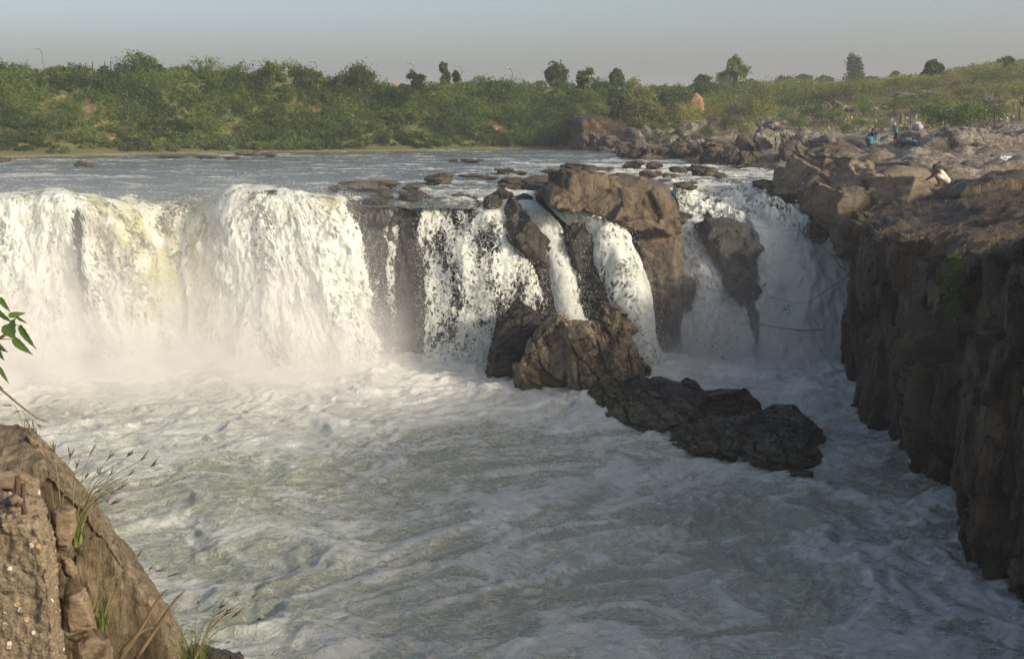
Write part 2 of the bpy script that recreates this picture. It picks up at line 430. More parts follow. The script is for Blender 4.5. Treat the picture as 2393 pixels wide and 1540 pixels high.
# ------------------------------------------------------------------ plunge pool
def build_pool():
    x = np.arange(-48, 19, 0.085); y = np.concatenate([np.arange(9, 36, 0.075), np.arange(36, 54.5, 0.10)])
    X, Y = np.meshgrid(x, y); P = np.stack([X, Y, np.zeros_like(X)], -1)
    th = R_(24); A = X * math.cos(th) + Y * math.sin(th); B = -X * math.sin(th) + Y * math.cos(th)
    Q = np.stack([A * 0.55, B, 0 * X], -1)
    wq = Q + 2.6 * np.stack([fbm(P * 0.11, 3, 3), fbm(P * 0.11, 3, 4), 0 * X], -1) + 0.7 * np.stack([fbm(P * 0.45, 3, 5), fbm(P * 0.45, 3, 6), 0 * X], -1)
    near = sstep(37, 49, Y)
    def thin(f, sd, k): return np.clip(1 - np.abs(perlin(wq * f, sd) + 0.35 * perlin(wq * f * 2.3, sd + 1)) * k, 0, 1)
    L1, L2, L3, L4 = thin(0.22, 211, 4.0), thin(0.5, 221, 3.6), thin(1.15, 231, 3.2), thin(2.4, 241, 2.8)
    r1 = ridged(wq * 0.24, 3, 11); r2 = ridged(wq * 0.7, 3, 12); r3 = ridged(wq * 1.9, 3, 13)
    sw = fbm(wq * 0.16, 2, 14); ch = fbm(P * 1.3, 4, 15)
    amp = 0.8 + 0.5 * near
    r1, r2, r3 = r1 - r1.mean(), r2 - r2.mean(), r3 - r3.mean()
    Z = 1.4 * amp * (0.30 * sw + 0.20 * r1 + 0.15 * r2 + 0.06 * r3 + 0.05 * ch + 0.07 * L1 + 0.05 * L2)
    boil = fbm(P * 0.5, 4, 16)
    Z = Z + near * (0.24 * np.abs(boil) + 0.10 * ridged(P * 1.1, 3, 18))
    patch = fbm(wq * 0.10, 3, 21)
    foam = 0.07 + 0.36 * L1 ** 2.2 + 0.28 * L2 ** 2.5 + 0.18 * L3 ** 2 + 0.10 * L4 ** 1.5 + 0.42 * patch + 0.16 * r1
    foam = np.maximum(foam, 0.03) + 0.55 * sstep(35, 48, Y) + 0.10 * sstep(26, 42, Y) + 0.05 * sstep(2, -14, X)
    return tag(link("pool_water", mesh_np(np.stack([X, Y, Z], -1), gridF(*X.shape), {'foam': foam.ravel()}), M['pool']), "churning pale green plunge pool streaked with foam below the falls", kind="structure")
build_pool()

# ------------------------------------------------------------------ upper river
LIP = [(-400, 452), (-180, 450), (0, 452), (130, 444), (250, 452), (330, 452), (400, 450), (460, 450), (500, 452), (560, 438), (640, 442), (720, 456), (800, 458), (880, 460), (985, 462), (1100, 462), (1200, 452), (1260, 446)]
LIPW = np.array([WZ(u, v, ZU) for u, v in LIP])
SHORE = np.array([WZ(u, v, ZU) for u, v in [(-500, 371), (-150, 367), (0, 365), (400, 357), (800, 352), (1200, 346), (1340, 343.5), (1500, 340), (1700, 337)]])
def lip_y(x):
    return np.interp(x, LIPW[:, 0], LIPW[:, 1], right=54.0)
def build_river():
    xs = np.concatenate([np.arange(-75, -28, 0.3), np.arange(-28, 34, 0.12), np.arange(34, 75, 0.4)])
    nrow = 430
    t = np.linspace(0, 1, nrow) ** 1.35
    y0 = lip_y(xs); y0 = np.where(xs > LIPW[-1, 0], np.interp(xs, [LIPW[-1, 0], 2.6, 8.5, 16, 75], [LIPW[-1, 1], 55, 59, 60, 60]), y0)
    y0 = y0 - 0.45; y1 = np.interp(xs, SHORE[:, 0], SHORE[:, 1]) + 5
    Y = y0[None] + (y1 - y0)[None] * t[:, None]; X = np.repeat(xs[None], nrow, 0)
    P = np.stack([X, Y, 0 * X], -1)
    Q = np.stack([X * 0.45, Y * 1.0, 0 * X], -1); Q = Q + 1.2 * np.stack([fbm(P * 0.12, 3, 31), fbm(P * 0.12, 3, 32), 0 * X], -1)
    r1, r2 = ridged(Q * 0.28, 3, 33), ridged(Q * 0.8, 3, 34)
    e = (Y - y0[None]); r1, r2 = r1 - r1.mean(), r2 - r2.mean()
    right = sstep(-14, 6, X) * sstep(100, 66, Y)
    rough = 0.55 + 0.75 * right
    Z = ZU - 0.1 + rough * (0.22 * r1 + 0.16 * r2 + 0.07 * fbm(P * 1.6, 3, 35) + 0.12 * fbm(Q * 0.2, 2, 36))
    Z = Z - 0.35 * np.clip(1 - e / 0.9, 0, 1) ** 2
    Z = np.where(e < 0.0, Z, Z); Z = np.where((e >= 0.9) & (e < 1.5), (ZU - 0.1) + (Z - ZU + 0.1) * (0.3 + e / 2.2), Z)
    foam = -0.02 + 0.62 * r1 + 0.36 * r2 + 0.20 * right - 0.05 * sstep(80, 105, Y)
    foam = foam + 0.22 * sstep(0.15, 0.45, fbm(Q * 0.14, 3, 37))
    me = mesh_np(np.stack([X, Y, Z], -1), gridF(*X.shape), {'foam': foam.ravel()})
    return tag(link("river_water", me, M['river']), "broad grey green river with small rapids above the falls", kind="structure")
build_river()

# ------------------------------------------------------------------ ledge behind the falls
def build_ledge():
    us = [-500, -180, 0, 130, 250, 330, 420, 480, 560, 640, 720, 800, 880, 985, 1100, 1200, 1300, 1450, 1590, 1680, 1760, 1850, 1950, 2050]
    rows = [[], [], [], [], []]
    for u in us:
        y = 53.0
        if 300 < u < 520: y += 1.5 * (1 - abs(u - 410) / 110)
        if 780 < u < 1010: y -= 1.2
        if u > 1230: y += 0.9
        x = (u - CX) / F_PX * (y + 0.6)
        zt = ZU - 0.9 if u < 1580 else ZU - 1.9
        rows[0].append((x, y + 9, zt - 0.9)); rows[1].append((x, y, zt)); rows[2].append((x, y - 0.75, zt - 0.7))
        rows[3].append((x, y - 1.1, 3.0)); rows[4].append((x, y - 1.5, -1.2))
    V = net(rows, 190, 900); N = -gnormal(V)
    N = np.where(N[..., 1:2] > 0, -N, N) if np.mean(N[..., 1]) > 0 else N
    P = V.astype(np.float32)
    S3 = P * np.array([0.75, 0.75, 0.28])
    S3 = S3 + 0.2 * np.stack([fbm(P * 0.8, 3, 41), fbm(P * 0.8, 3, 42), fbm(P * 0.8, 3, 43)], -1)
    f1, f2, cid = worley(S3, 44); g1, g2, c2 = worley(S3 * 2.7, 45)
    d = 0.55 * (cid - 0.5) + 0.22 * (c2 - 0.5) - 0.30 * sstep(0.1, 0, f2 - f1) - 0.1 * sstep(.1, 0, g2 - g1) + 0.3 * fbm(P * 0.6, 4, 46) + 0.08 * fbm(P * 3, 4, 47)
    face = sstep(0.02, 0.12, np.linspace(0, 1, 190))[:, None]
    V = V + N * (d * face * 0.9)[..., None]
    return tag(link("rock_ledge", mesh_np(V, gridF(190, 900)), M['ledge']), "dark wet rock wall the river falls over", kind="structure")
build_ledge()

# ------------------------------------------------------------------ waterfalls
def tetra_spray(C, size, rng):
    n = len(C)
    base = np.array([(1, 1, 1), (1, -1, -1), (-1, 1, -1), (-1, -1, 1)], np.float32) * 0.62
    a = rng.random((n, 3)) * 6.28
    ca, sa = np.cos(a[:, 0]), np.sin(a[:, 0]); cb, sb = np.cos(a[:, 1]), np.sin(a[:, 1])
    Rz = np.zeros((n, 3, 3)); Rz[:, 0, 0] = ca; Rz[:, 0, 1] = -sa; Rz[:, 1, 0] = sa; Rz[:, 1, 1] = ca; Rz[:, 2, 2] = 1
    Rx = np.zeros((n, 3, 3)); Rx[:, 0, 0] = 1; Rx[:, 1, 1] = cb; Rx[:, 1, 2] = -sb; Rx[:, 2, 1] = sb; Rx[:, 2, 2] = cb
    RR = Rz @ Rx
    V = np.einsum('nij,kj->nki', RR, base) * size[:, None, None]
    V[..., 2] *= 1.5
    V = V + C[:, None, :]
    F = np.array([(0, 1, 2), (0, 3, 1), (0, 2, 3), (1, 3, 2)])
    F = (F[None] + (np.arange(n) * 4)[:, None, None]).reshape(-1, 3)
    return V.reshape(-1, 3), F
n_ = NT("spray_drops")
M['spray'] = n_.done(n_.n("MixShader", i={0: 0.4, 1: n_.n("BsdfDiffuse", i={'Color': FOAM}).outputs[0], 2: n_.n("BsdfTranslucent", i={'Color': FOAM}).outputs[0]}).outputs[0])

def fall(label, rows, dens, foam, amp=0.5, res=0.055, seed=0, layers=((0.0, 0.30, -0.48), (0.16, -0.40, 0.10)), edge=0.07, soft=(1, 1), clear=None, spray=5000, spray_pow=0.7, jag=0.35, arch=0.0, name="waterfall", group=None):
    Wr = [[W(*p) if len(p) == 3 else WZ(p[0], p[1], ZU - 0.02) for p in r] for r in rows]
    rough = net(Wr, 40, 40)
    Lt = np.linalg.norm(np.diff(rough, axis=0), axis=-1).sum(0).max(); Ls = np.linalg.norm(np.diff(rough, axis=1), axis=-1).sum(1).max()
    R, C = max(12, int(Lt / res / 1.25)), max(10, int(Ls / res))
    G = net(Wr, R, C)
    s = np.concatenate([np.zeros((R, 1)), np.linalg.norm(np.diff(G, axis=1), axis=-1).cumsum(1)], 1); s = s - s.mean(1, keepdims=True) + seed * 3.1
    t = np.concatenate([np.zeros((1, C)), np.linalg.norm(np.diff(G, axis=0), axis=-1).cumsum(0)], 0)
    a, b = np.meshgrid(np.linspace(0, 1, C), np.linspace(0, 1, R))
    N = gnormal(G); N = np.where(N[..., 1:2] > 0, -N, N)
    N[..., 2] *= np.where(N[..., 2] < 0, 0.2, 1.0)
    st = np.stack([s, t, np.full_like(s, seed * 7.7)], -1)
    D = np.clip(dens(a, b), 0, 1.4) if callable(dens) else np.full_like(a, dens)
    Fm = np.clip(foam(a, b), -0.5, 1.5) if callable(foam) else np.full_like(a, foam)
    ea = np.minimum(a if soft[0] else 1.0, 1 - a if soft[1] else 1.0) + 0.06 * fbm(st * np.array([0.6, 0.7, 1]), 3, seed + 4)
    ed = sstep(-0.01, edge, ea)
    if arch: G = G + N * (arch * np.sin(np.pi * a) * (0.3 + b))[..., None]
    Vs, Fs, A1, A2, A3 = [], [], [], [], []; off = 0
    for k, (lift, dd, ff) in enumerate(layers):
        GS = G * np.array([1, 1, 0.5]); q = st + 0.3 * np.stack([fbm(st * 0.6, 3, seed + 8 + k), fbm(st * 0.6, 3, seed + 9 + k), 0 * s], -1)
        bil = 0.55 * fbm(q * np.array([0.40, 0.14, 1]), 2, seed + k) + 0.42 * np.abs(fbm(GS * 0.75, 3, seed + 20 + k)) + 0.13 * fbm(GS * 2.1, 3, seed + 40 + k) + 0.05 * fbm(GS * 5.5, 3, seed + 50 + k)
        lev = amp * (0.10 + 1.0 * sstep(0.02, 0.6, b))
        off3 = (lift * sstep(0.04, 0.4, b) + lev * bil)
        V = G + N * off3[..., None]
        V[..., 0] += jag * 0.25 * amp * fbm(st * np.array([2.5, 1.6, 1]), 3, seed + 70 + k) * sstep(0.1, 0.6, b)
        Vs.append(V.reshape(-1, 3)); Fs.append(gridF(R, C, off)); off += R * C
        A1.append(((D + dd) * ed - 0.25 * (1 - ed)).ravel()); A2.append((Fm + ff).ravel()); st_k = st.copy(); st_k[..., 2] += 5 * k; A3.append(st_k.reshape(-1, 3))
    V = np.concatenate(Vs); base = (G[..., 0].mean(), G[-1, :, 1].mean(), G[..., 2].min())
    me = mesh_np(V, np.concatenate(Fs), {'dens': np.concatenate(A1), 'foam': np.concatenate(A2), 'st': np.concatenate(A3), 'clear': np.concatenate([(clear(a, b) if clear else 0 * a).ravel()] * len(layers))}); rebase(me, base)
    o = tag(link(name, me, M['fall'], loc=base), label, "waterfall", group or "waterfalls over the rock ledge")
    if spray:
        rng = np.random.default_rng(seed + 500)
        w = (np.clip(D, 0, 1) * np.clip(Fm, 0.02, 1) * (0.08 + sstep(0.08, 0.9, b)) * (1 + 2.2 * np.exp(-np.minimum(a, 1 - a) / 0.06))).ravel(); w = w / w.sum()
        idx = rng.choice(len(w), spray, p=w)
        Cc = G.reshape(-1, 3)[idx]; Nn = N.reshape(-1, 3)[idx]; bb = b.ravel()[idx]
        Cc = Cc + Nn * (rng.exponential(0.30, spray) * (0.4 + bb) * (0.5 + amp))[:, None] + rng.normal(0, 1, (spray, 3)) * (0.04 + 0.20 * bb * (0.4 + amp))[:, None]
        Cc[:, 2] += 0.1
        sz = 0.006 + 0.017 * rng.random(spray) ** 2.5
        Vv, Ff = tetra_spray(Cc, sz, rng)
        ms = mesh_np(Vv, Ff, smooth=False); rebase(ms, base)
        tag(link("spray", ms, M['spray'], o), kind="stuff")
    return o
g2 = lambda a, b, ca, cb, wa, wb: np.exp(-((a - ca) / wa) ** 2 - ((b - cb) / wb) ** 2)

fall("broad foaming curtain of white water at the far left of the ledge",
     [[(-330, 446), (-180, 446), (-60, 447), (60, 445), (130, 436), (200, 443), (270, 450), (340, 447), (440, 446)],
      [(-330, 462, 50.3), (-180, 464, 50.3), (-60, 468, 50.2), (60, 462, 50.4), (130, 453, 50.6), (200, 468, 50.4), (270, 488, 50.6), (335, 495, 52.0), (440, 482, 53.2)],
      [(-330, 560, 49.8), (-180, 560, 49.8), (-60, 560, 49.7), (60, 560, 49.8), (130, 550, 49.9), (210, 560, 49.6), (295, 575, 49.6), (355, 585, 50.8), (442, 560, 52.0)],
      [(-330, 700, 49.3), (-180, 700, 49.3), (-60, 700, 49.2), (60, 700, 49.3), (130, 700, 49.4), (225, 700, 49.0), (315, 700, 49.0), (385, 700, 49.8), (452, 690, 51.0)],
      [(-330, 880, 48.6), (-180, 880, 48.6), (-60, 880, 48.5), (60, 880, 48.5), (130, 880, 48.6), (230, 880, 48.2), (330, 880, 48.2), (405, 880, 48.8), (470, 880, 49.8)]],
     lambda a, b: 0.88 + 0.3 * sstep(0.84, 0.92, a) - 0.95 * sstep(0.12, 0.25, b) * g2(a, b, 0.585, 0.52, 0.028, 0.34) - 0.5 * g2(a, b, 0.50, 0.6, 0.02, 0.3) - 0.4 * g2(a, b, 0.62, 0.75, 0.03, 0.2) - 0.25 * g2(a, b, 0.43, 0.35, 0.03, 0.2) + 0 * a,
     lambda a, b: sstep(0.05, 0.22, b + 0.06 * np.sin(a * 40)) * 1.05 - 0.9 * sstep(0.86, 0.95, a) * sstep(0.75, 0.35, b) - 0.25 * g2(a, b, 0.78, 0.55, 0.06, 0.3),
     amp=0.75, seed=1, spray=26000, soft=(0, 0), clear=lambda a, b: 0.9 * g2(a, b, 0.80, 0.55, 0.07, 0.4) + 0.6 * g2(a, b, 0.68, 0.3, 0.05, 0.25) + 0.7 * g2(a, b, 0.93, 0.6, 0.05, 0.35))  # olive zones: thick water, with the rainbow's yellow painted into the colour
fall("dome shaped thick white fall between the misty notch and the dark wall",
     [[(425, 447), (480, 447), (540, 434), (600, 430), (660, 437), (720, 450), (780, 454), (835, 457)],
      [(438, 500, 52.6), (485, 488, 51.9), (545, 452, 51.2), (605, 445, 50.9), (660, 452, 50.8), (720, 464, 50.6), (780, 472, 50.6), (818, 486, 50.8)],
      [(448, 600, 51.2), (488, 580, 50.4), (548, 540, 49.7), (610, 530, 49.4), (672, 530, 49.3), (732, 540, 49.3), (792, 540, 49.4), (842, 566, 49.9)],
      [(452, 700, 50.2), (498, 690, 49.6), (556, 680, 49.0), (620, 670, 48.7), (690, 670, 48.6), (752, 670, 48.7), (822, 670, 48.8), (878, 700, 49.3)],
      [(452, 880, 49.2), (505, 880, 48.8), (560, 880, 48.4), (640, 880, 48.0), (720, 880, 47.9), (790, 880, 48.0), (860, 880, 48.2), (915, 880, 48.7)]],
     lambda a, b: 0.94 + 0.3 * sstep(0.16, 0.08, a) - 0.85 * sstep(0.12, 0.22, b) * g2(a, b, 0.50, 0.26, 0.07, 0.15) - 0.45 * g2(a, b, 0.40, 0.5, 0.03, 0.3) - 0.5 * g2(a, b, 0.64, 0.72, 0.06, 0.14) + 0 * a,
     lambda a, b: sstep(0.02, 0.16, b + 0.05 * np.sin(a * 30)) * 1.05 - 0.8 * sstep(0.16, 0.06, a) * sstep(0.5, 0.2, b),
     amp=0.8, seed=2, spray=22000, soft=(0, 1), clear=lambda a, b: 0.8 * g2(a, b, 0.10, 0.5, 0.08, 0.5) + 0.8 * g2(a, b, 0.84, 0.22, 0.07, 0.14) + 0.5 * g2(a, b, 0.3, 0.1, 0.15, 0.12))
fall("two thin trickles running down the dark wall",
     [[(795, 458), (840, 459), (890, 459), (940, 460)], [(800, 480, 51.2), (842, 478, 51.2), (890, 474, 51.2), (940, 474, 51.2)],
      [(815, 560, 50.9), (850, 560, 50.9), (895, 560, 50.9), (938, 560, 50.9)], [(835, 700, 50.5), (865, 700, 50.5), (900, 700, 50.5), (938, 700, 50.5)],
      [(850, 870, 50.0), (880, 870, 50.0), (910, 870, 50.0), (940, 870, 50.0)]],
     lambda a, b: 0.15 + 0.42 * np.exp(-((a - 0.28) / 0.15) ** 2) + 0.44 * np.exp(-((a - 0.80) / 0.12) ** 2) - 0.10 * b, 1.1, amp=0.18, seed=3, spray=2500, layers=((0.0, 0.0, 0.0),))
fall("lacy veil of thin white water in front of the dark wall",
     [[(990, 458), (1030, 458), (1075, 458), (1120, 457), (1165, 455)], [(985, 480, 51.0), (1030, 476, 51.0), (1075, 474, 51.0), (1120, 476, 51.0), (1165, 470, 51.2)],
      [(975, 560, 50.5), (1030, 560, 50.4), (1085, 556, 50.3), (1140, 545, 50.2), (1195, 540, 50.2)], [(985, 700, 49.8), (1045, 700, 49.6), (1110, 700, 49.4), (1175, 690, 49.2), (1235, 680, 49.2)],
      [(985, 885, 48.9), (1045, 885, 48.7), (1110, 885, 48.4), (1170, 885, 48.2), (1215, 885, 48.2)]],
     lambda a, b: 0.39 + 0.16 * g2(a, b, 0.15, 0.5, 0.12, 0.5) + 0.12 * g2(a, b, 0.55, 0.3, 0.10, 0.3) + 0.28 * sstep(0.75, 1, b) - 0.12 * g2(a, b, 0.42, 0.2, 0.14, 0.14), 1.1, amp=0.40, seed=4, spray=14000, layers=((0.0, -0.06, 0), (0.28, -0.10, 0)))
fall("humped splash arching off the dark rib beside the lacy veil",
     [[(1150, 452), (1175, 452), (1200, 450)], [(1120, 500, 50.4), (1150, 490, 50.4), (1180, 490, 50.5)], [(1085, 550, 49.9), (1150, 530, 49.7), (1215, 540, 49.8)], [(1070, 640, 49.3), (1160, 620, 49.0), (1265, 640, 49.2)],
      [(1075, 760, 48.8), (1170, 760, 48.5), (1285, 760, 48.8)], [(1090, 885, 48.4), (1170, 885, 48.2), (1230, 885, 48.4)]],
     lambda a, b: 0.50 + 0.35 * sstep(0.42, 0.2, b) - 0.12 * sstep(0.5, 0.9, b), 1.15, amp=0.45, seed=5, spray=6000, layers=((0.0, -0.05, 0), (0.22, -0.08, 0)))
fall("narrow slanting stream between the two dark ribs",
     [[(1185, 452), (1215, 450), (1250, 446)], [(1205, 480, 51.0), (1230, 478, 51.0), (1262, 476, 51.0)], [(1245, 540, 50.3), (1275, 535, 50.2), (1325, 540, 50.3)], [(1275, 620, 49.7), (1310, 615, 49.5), (1350, 620, 49.7)],
      [(1295, 700, 49.2), (1325, 700, 49.0), (1360, 705, 49.2)], [(1305, 790, 48.8), (1340, 790, 48.6), (1385, 790, 48.8)]],
     lambda a, b: 0.60 + 0.25 * np.exp(-((a - 0.25) / 0.2) ** 2) + 0.2 * sstep(0.6, 0.9, b), 1.15, amp=0.35, seed=6, spray=3500, arch=0.15)
fall("bright white chute pouring left of the brown outcrop",
     [[(1255, 446), (1275, 446), (1300, 448)], [(1285, 490, 51.0), (1305, 480, 51.0), (1330, 488, 50.8)], [(1335, 535, 50.3), (1385, 512, 49.9), (1440, 506, 49.9)], [(1385, 600, 49.7), (1430, 590, 49.2), (1490, 590, 49.3)],
      [(1425, 690, 49.2), (1470, 690, 48.7), (1520, 690, 49.0)], [(1445, 800, 48.8), (1490, 800, 48.4), (1540, 800, 48.7)], [(1450, 870, 48.3), (1500, 870, 48.0), (1560, 870, 48.3)]],
     lambda a, b: 0.88 + 0 * a, lambda a, b: 1.1 * sstep(-0.05, 0.15, b), amp=0.6, seed=7, spray=6500, arch=0.35)
fall("left strand of the right hand fall beside the brown pillar",
     [[(1578, 505, 54), (1600, 505, 54), (1630, 505, 54)], [(1590, 530, 53.0), (1605, 528, 53.0), (1640, 530, 53.0)], [(1592, 600, 52.2), (1625, 595, 52.0), (1675, 605, 52.0)], [(1592, 680, 51.6), (1650, 670, 51.2), (1730, 680, 51.4)],
      [(1592, 830, 51.0), (1665, 830, 50.6), (1775, 830, 50.8)], [(1592, 850, 50.8), (1665, 850, 50.4), (1775, 850, 50.6)]],
     lambda a, b: 0.86 + 0.1 * sstep(0.6, 0.2, b) - 0.12 * sstep(0.3, 0.9, b) * a, 1.15, amp=0.5, seed=8, spray=11000)
fall("wide right hand chute dropping against the tan boulder",
     [[(1740, 498, 55.5), (1790, 488, 56), (1850, 482, 56), (1900, 490, 56), (1945, 520, 55.5)], [(1750, 530, 53.4), (1795, 520, 53.6), (1850, 520, 53.6), (1900, 545, 53.6), (1950, 590, 53.4)],
      [(1762, 600, 52.4), (1805, 590, 52.4), (1865, 590, 52.2), (1930, 620, 52.2), (2005, 640, 52.2)], [(1765, 700, 51.6), (1815, 690, 51.4), (1880, 690, 51.2), (1950, 700, 51.2), (2030, 710, 51.2)],
      [(1765, 840, 50.8), (1815, 840, 50.6), (1890, 840, 50.4), (1960, 840, 50.4), (2030, 850, 50.2)]],
     lambda a, b: 1.25 - 0.28 * g2(a, b, 0.40, 0.30, 0.09, 0.16), lambda a, b: 0.95 + 0.1 * b - 0.35 * g2(a, b, 0.2, 0.12, 0.15, 0.1), amp=0.75, seed=9, spray=14000)

fall("steep white rapids rushing between the brown outcrop and the tan boulders",
     [[(1540, 413), (1640, 413), (1740, 415), (1840, 422), (1900, 436)], [(1540, 424, 61.5), (1640, 424, 61.5), (1740, 427, 61.5), (1840, 436, 61), (1905, 450, 60)], [(1560, 446, 59.5), (1660, 448, 59.5), (1760, 452, 59.5), (1850, 462, 59), (1920, 480, 58)],
      [(1575, 480, 57), (1670, 482, 57), (1770, 482, 57.2), (1860, 490, 57), (1935, 515, 56)], [(1578, 508, 54.8), (1680, 516, 54.4), (1765, 522, 54.0), (1855, 530, 53.8), (1960, 575, 53.3)],
      [(1580, 530, 54.2), (1680, 545, 53.8), (1765, 550, 53.4), (1855, 565, 53.2), (1960, 610, 52.9)]],
     lambda a, b: 0.9 + 0 * a, lambda a, b: 0.42 + 0.5 * sstep(0.1, 0.6, b), amp=1.5, seed=10, spray=5000, name="rapids", edge=0.02)

# ------------------------------------------------------------------ rocks round the falls
def O(pts, y, **k): return outline([(p[0], p[1], p[2] if len(p) > 2 else y) for p in pts], **k)
hull_rock("rock_outcrop", "massive brown rock outcrop standing proud on the ledge beside the bright chute", "rock outcrop",
          [O([(1250, 458), (1285, 430), (1400, 417), (1500, 419), (1558, 436), (1582, 475), (1588, 560), (1500, 570), (1400, 520), (1300, 478)], 50.9, thick=5.5, back=0.95),
           O([(1475, 540), (1588, 540), (1592, 690), (1590, 815), (1535, 815), (1495, 690)], 51.0, thick=4, back=0.9)],
          0.075, M['outcrop'], 0.34, 0.35, 51, block=0.6, crack=0.3, small=0.4, blk=(12, 0.8, 2.2, (R_(12), 'Y')))
hull_rock("rock_rib", "dark wet slanting rib of rock between the lacy veil and the narrow stream", "rock rib",
          [O([(1178, 490), (1198, 462), (1225, 492), (1262, 560), (1298, 640), (1315, 735), (1235, 740), (1225, 620), (1195, 540)], 50.0, thick=2.5)],
          0.07, M['rib'], 0.18, 0.7, 52, blk=(26, 0.5, 1.6, (R_(50), 'Y')), group="dark ribs between the streams")
hull_rock("rock_rib", "dark wet rounded rib of rock left of the bright white chute", "rock rib",
          [O([(1318, 545), (1338, 520), (1375, 522), (1410, 575), (1440, 660), (1450, 780), (1370, 790), (1345, 690)], 49.9, thick=2.5)],
          0.07, M['rib'], 0.18, 0.7, 53, blk=(26, 0.5, 1.6, (R_(50), 'Y')), group="dark ribs between the streams")
hull_rock("rock_rib", "dark smooth rock hump splitting the right hand falls", "rock rib",
          [O([(1632, 540), (1650, 510), (1700, 508), (1745, 522), (1764, 570), (1768, 735), (1722, 700), (1660, 610)], 51.8, thick=3)],
          0.08, M['rib'], 0.18, 0.6, 54, blk=(26, 0.5, 1.6, (R_(50), 'Y')), group="dark ribs between the streams")
hull_rock("rock_slab", "dark leaning slab at the foot of the lacy veil", "rock slab",
          [O([(1128, 885), (1150, 800), (1162, 745), (1206, 697), (1240, 716), (1292, 766), (1300, 885)], 46.2, thick=2.4, sink=1.5)],
          0.045, M['ridge_dark'], 0.13, 0.8, 55, rot=(R_(-35), 'Y'), stretch=(0.5, 1, 1.6), crack=0.8, strata=0.8)
hull_rock("boulder", "tall jagged tan boulder with a pointed right shoulder in the middle of the pool", "boulder",
          [O([(1392, 740), (1408, 716), (1438, 703), (1455, 712), (1464, 760), (1484, 812), (1470, 850), (1404, 850)], 44.6, thick=1.8),
           O([(1195, 906), (1203, 868), (1238, 800), (1272, 752), (1308, 728), (1330, 742), (1345, 820), (1335, 936), (1265, 918)], 44.2, thick=2.6, sink=1.6),
           O([(1312, 748), (1345, 762), (1395, 752), (1420, 800), (1425, 945), (1330, 940)], 43.6, thick=2.6, sink=1.6),
           O([(1400, 830), (1445, 782), (1482, 800), (1492, 846), (1508, 895), (1480, 930), (1385, 950)], 43.2, thick=2.4, sink=1.6)],
          0.04, M['ridge_tan'], 0.13, 0.9, 56, rot=(R_(-30), 'Y'), stretch=(1.0, 1, 0.5), block=0.9, crack=1.0, strata=0.7, small=.4, blk=(7, 0.4, 1.0, (R_(30), 'Y')))
hull_rock("boulder", "small dark wedge stone lodged behind the jagged tan boulder", "boulder", [O([(1262, 752), (1288, 727), (1312, 738), (1310, 765), (1280, 772)], 46.6, thick=1.2)], 0.05, M['ridge_dark'], 0.2, 1.2, 57)
hull_rock("boulder", "low brown stone tucked right of the jagged tan boulder", "boulder", [O([(1478, 838), (1500, 832), (1530, 858), (1520, 880), (1490, 905), (1465, 900)], 45.6, thick=1.6, sink=2)], 0.05, M['ridge_tan'], 0.25, 1.0, 58)
hull_rock("boulder", "long dark humped boulder in the centre of the rock ridge", "boulder",
          [O([(1335, 952, 42.0), (1385, 905, 42.4), (1470, 882, 41.9), (1530, 879, 41.5), (1585, 893, 41.0), (1640, 935, 40.0), (1660, 985, 38.6), (1560, 1032, 38.2), (1450, 1004, 39.6)], 40, thick=2.8, sink=2)],
          0.045, M['ridge_dark'], 0.14, 0.8, 59, rot=(R_(25), 'Y'), stretch=(0.6, 1, 1.3), crack=1.1, strata=1.0, small=.4, blk=(14, 0.5, 1.3, (R_(20), 'Y')))
hull_rock("boulder", "black rounded boulder right behind the long humped one", "boulder",
          [O([(1610, 950), (1640, 912), (1700, 903), (1742, 902), (1782, 942), (1775, 975), (1690, 1000), (1620, 1000)], 39.4, thick=2.2, sink=2)], 0.045, M['ridge_dark'], 0.14, 0.9, 60, rot=(R_(15), 'Y'), crack=1.0, strata=1.0, blk=(8, 0.5, 1.1, (R_(12), 'Y')))
hull_rock("boulder", "small round knob of rock peeping over the long humped boulder", "boulder", [O([(1585, 910), (1600, 888), (1625, 886), (1642, 905), (1635, 925)], 41.2, thick=1.2, sink=2)], 0.05, M['ridge_dark'], 0.18, 1.3, 61)
hull_rock("boulder", "flat topped black slab boulder ending the ridge nearest the camera", "boulder",
          [O([(1540, 1040, 37.2), (1570, 1000, 38.0), (1640, 978, 38.0), (1700, 965, 37.6), (1760, 975, 36.5), (1740, 1088, 35.0), (1620, 1068, 35.8)], 36.6, thick=2.4, sink=2),
           O([(1700, 985, 37.0), (1760, 957, 37.2), (1855, 948, 36.6), (1885, 972, 35.8), (1912, 1030, 34.8), (1928, 1095, 34.2), (1840, 1105, 34.0), (1730, 1092, 34.6)], 35.6, thick=2.4, sink=2)],
          0.04, M['ridge_dark'], 0.12, 0.9, 62, rot=(R_(30), 'Y'), stretch=(0.6, 1, 1.3), block=0.9, crack=1.1, strata=1.1, small=.4, blk=(9, 0.5, 1.2, (R_(22), 'Y')))
hull_rock("boulder", "half sunken dark rock awash below the black slab", "boulder", [O([(1800, 1130), (1850, 1098), (1900, 1100), (1915, 1125), (1860, 1150)], 33.2, thick=1.5, sink=3)], 0.05, M['ridge_dark'], 0.2, 1.2, 63)
hull_rock("boulder", "big smooth tan boulder above the right hand chute", "boulder",
          [O([(1928, 470), (1958, 430), (2000, 420), (2080, 430), (2120, 455), (2110, 520), (2060, 620), (1960, 605), (1938, 560)], 51.0, thick=6)],
          0.08, M['tan'], 0.35, 0.35, 64, block=0.5, crack=0.2, blk=(14, 1.2, 3.0, (R_(25), 'Y')))
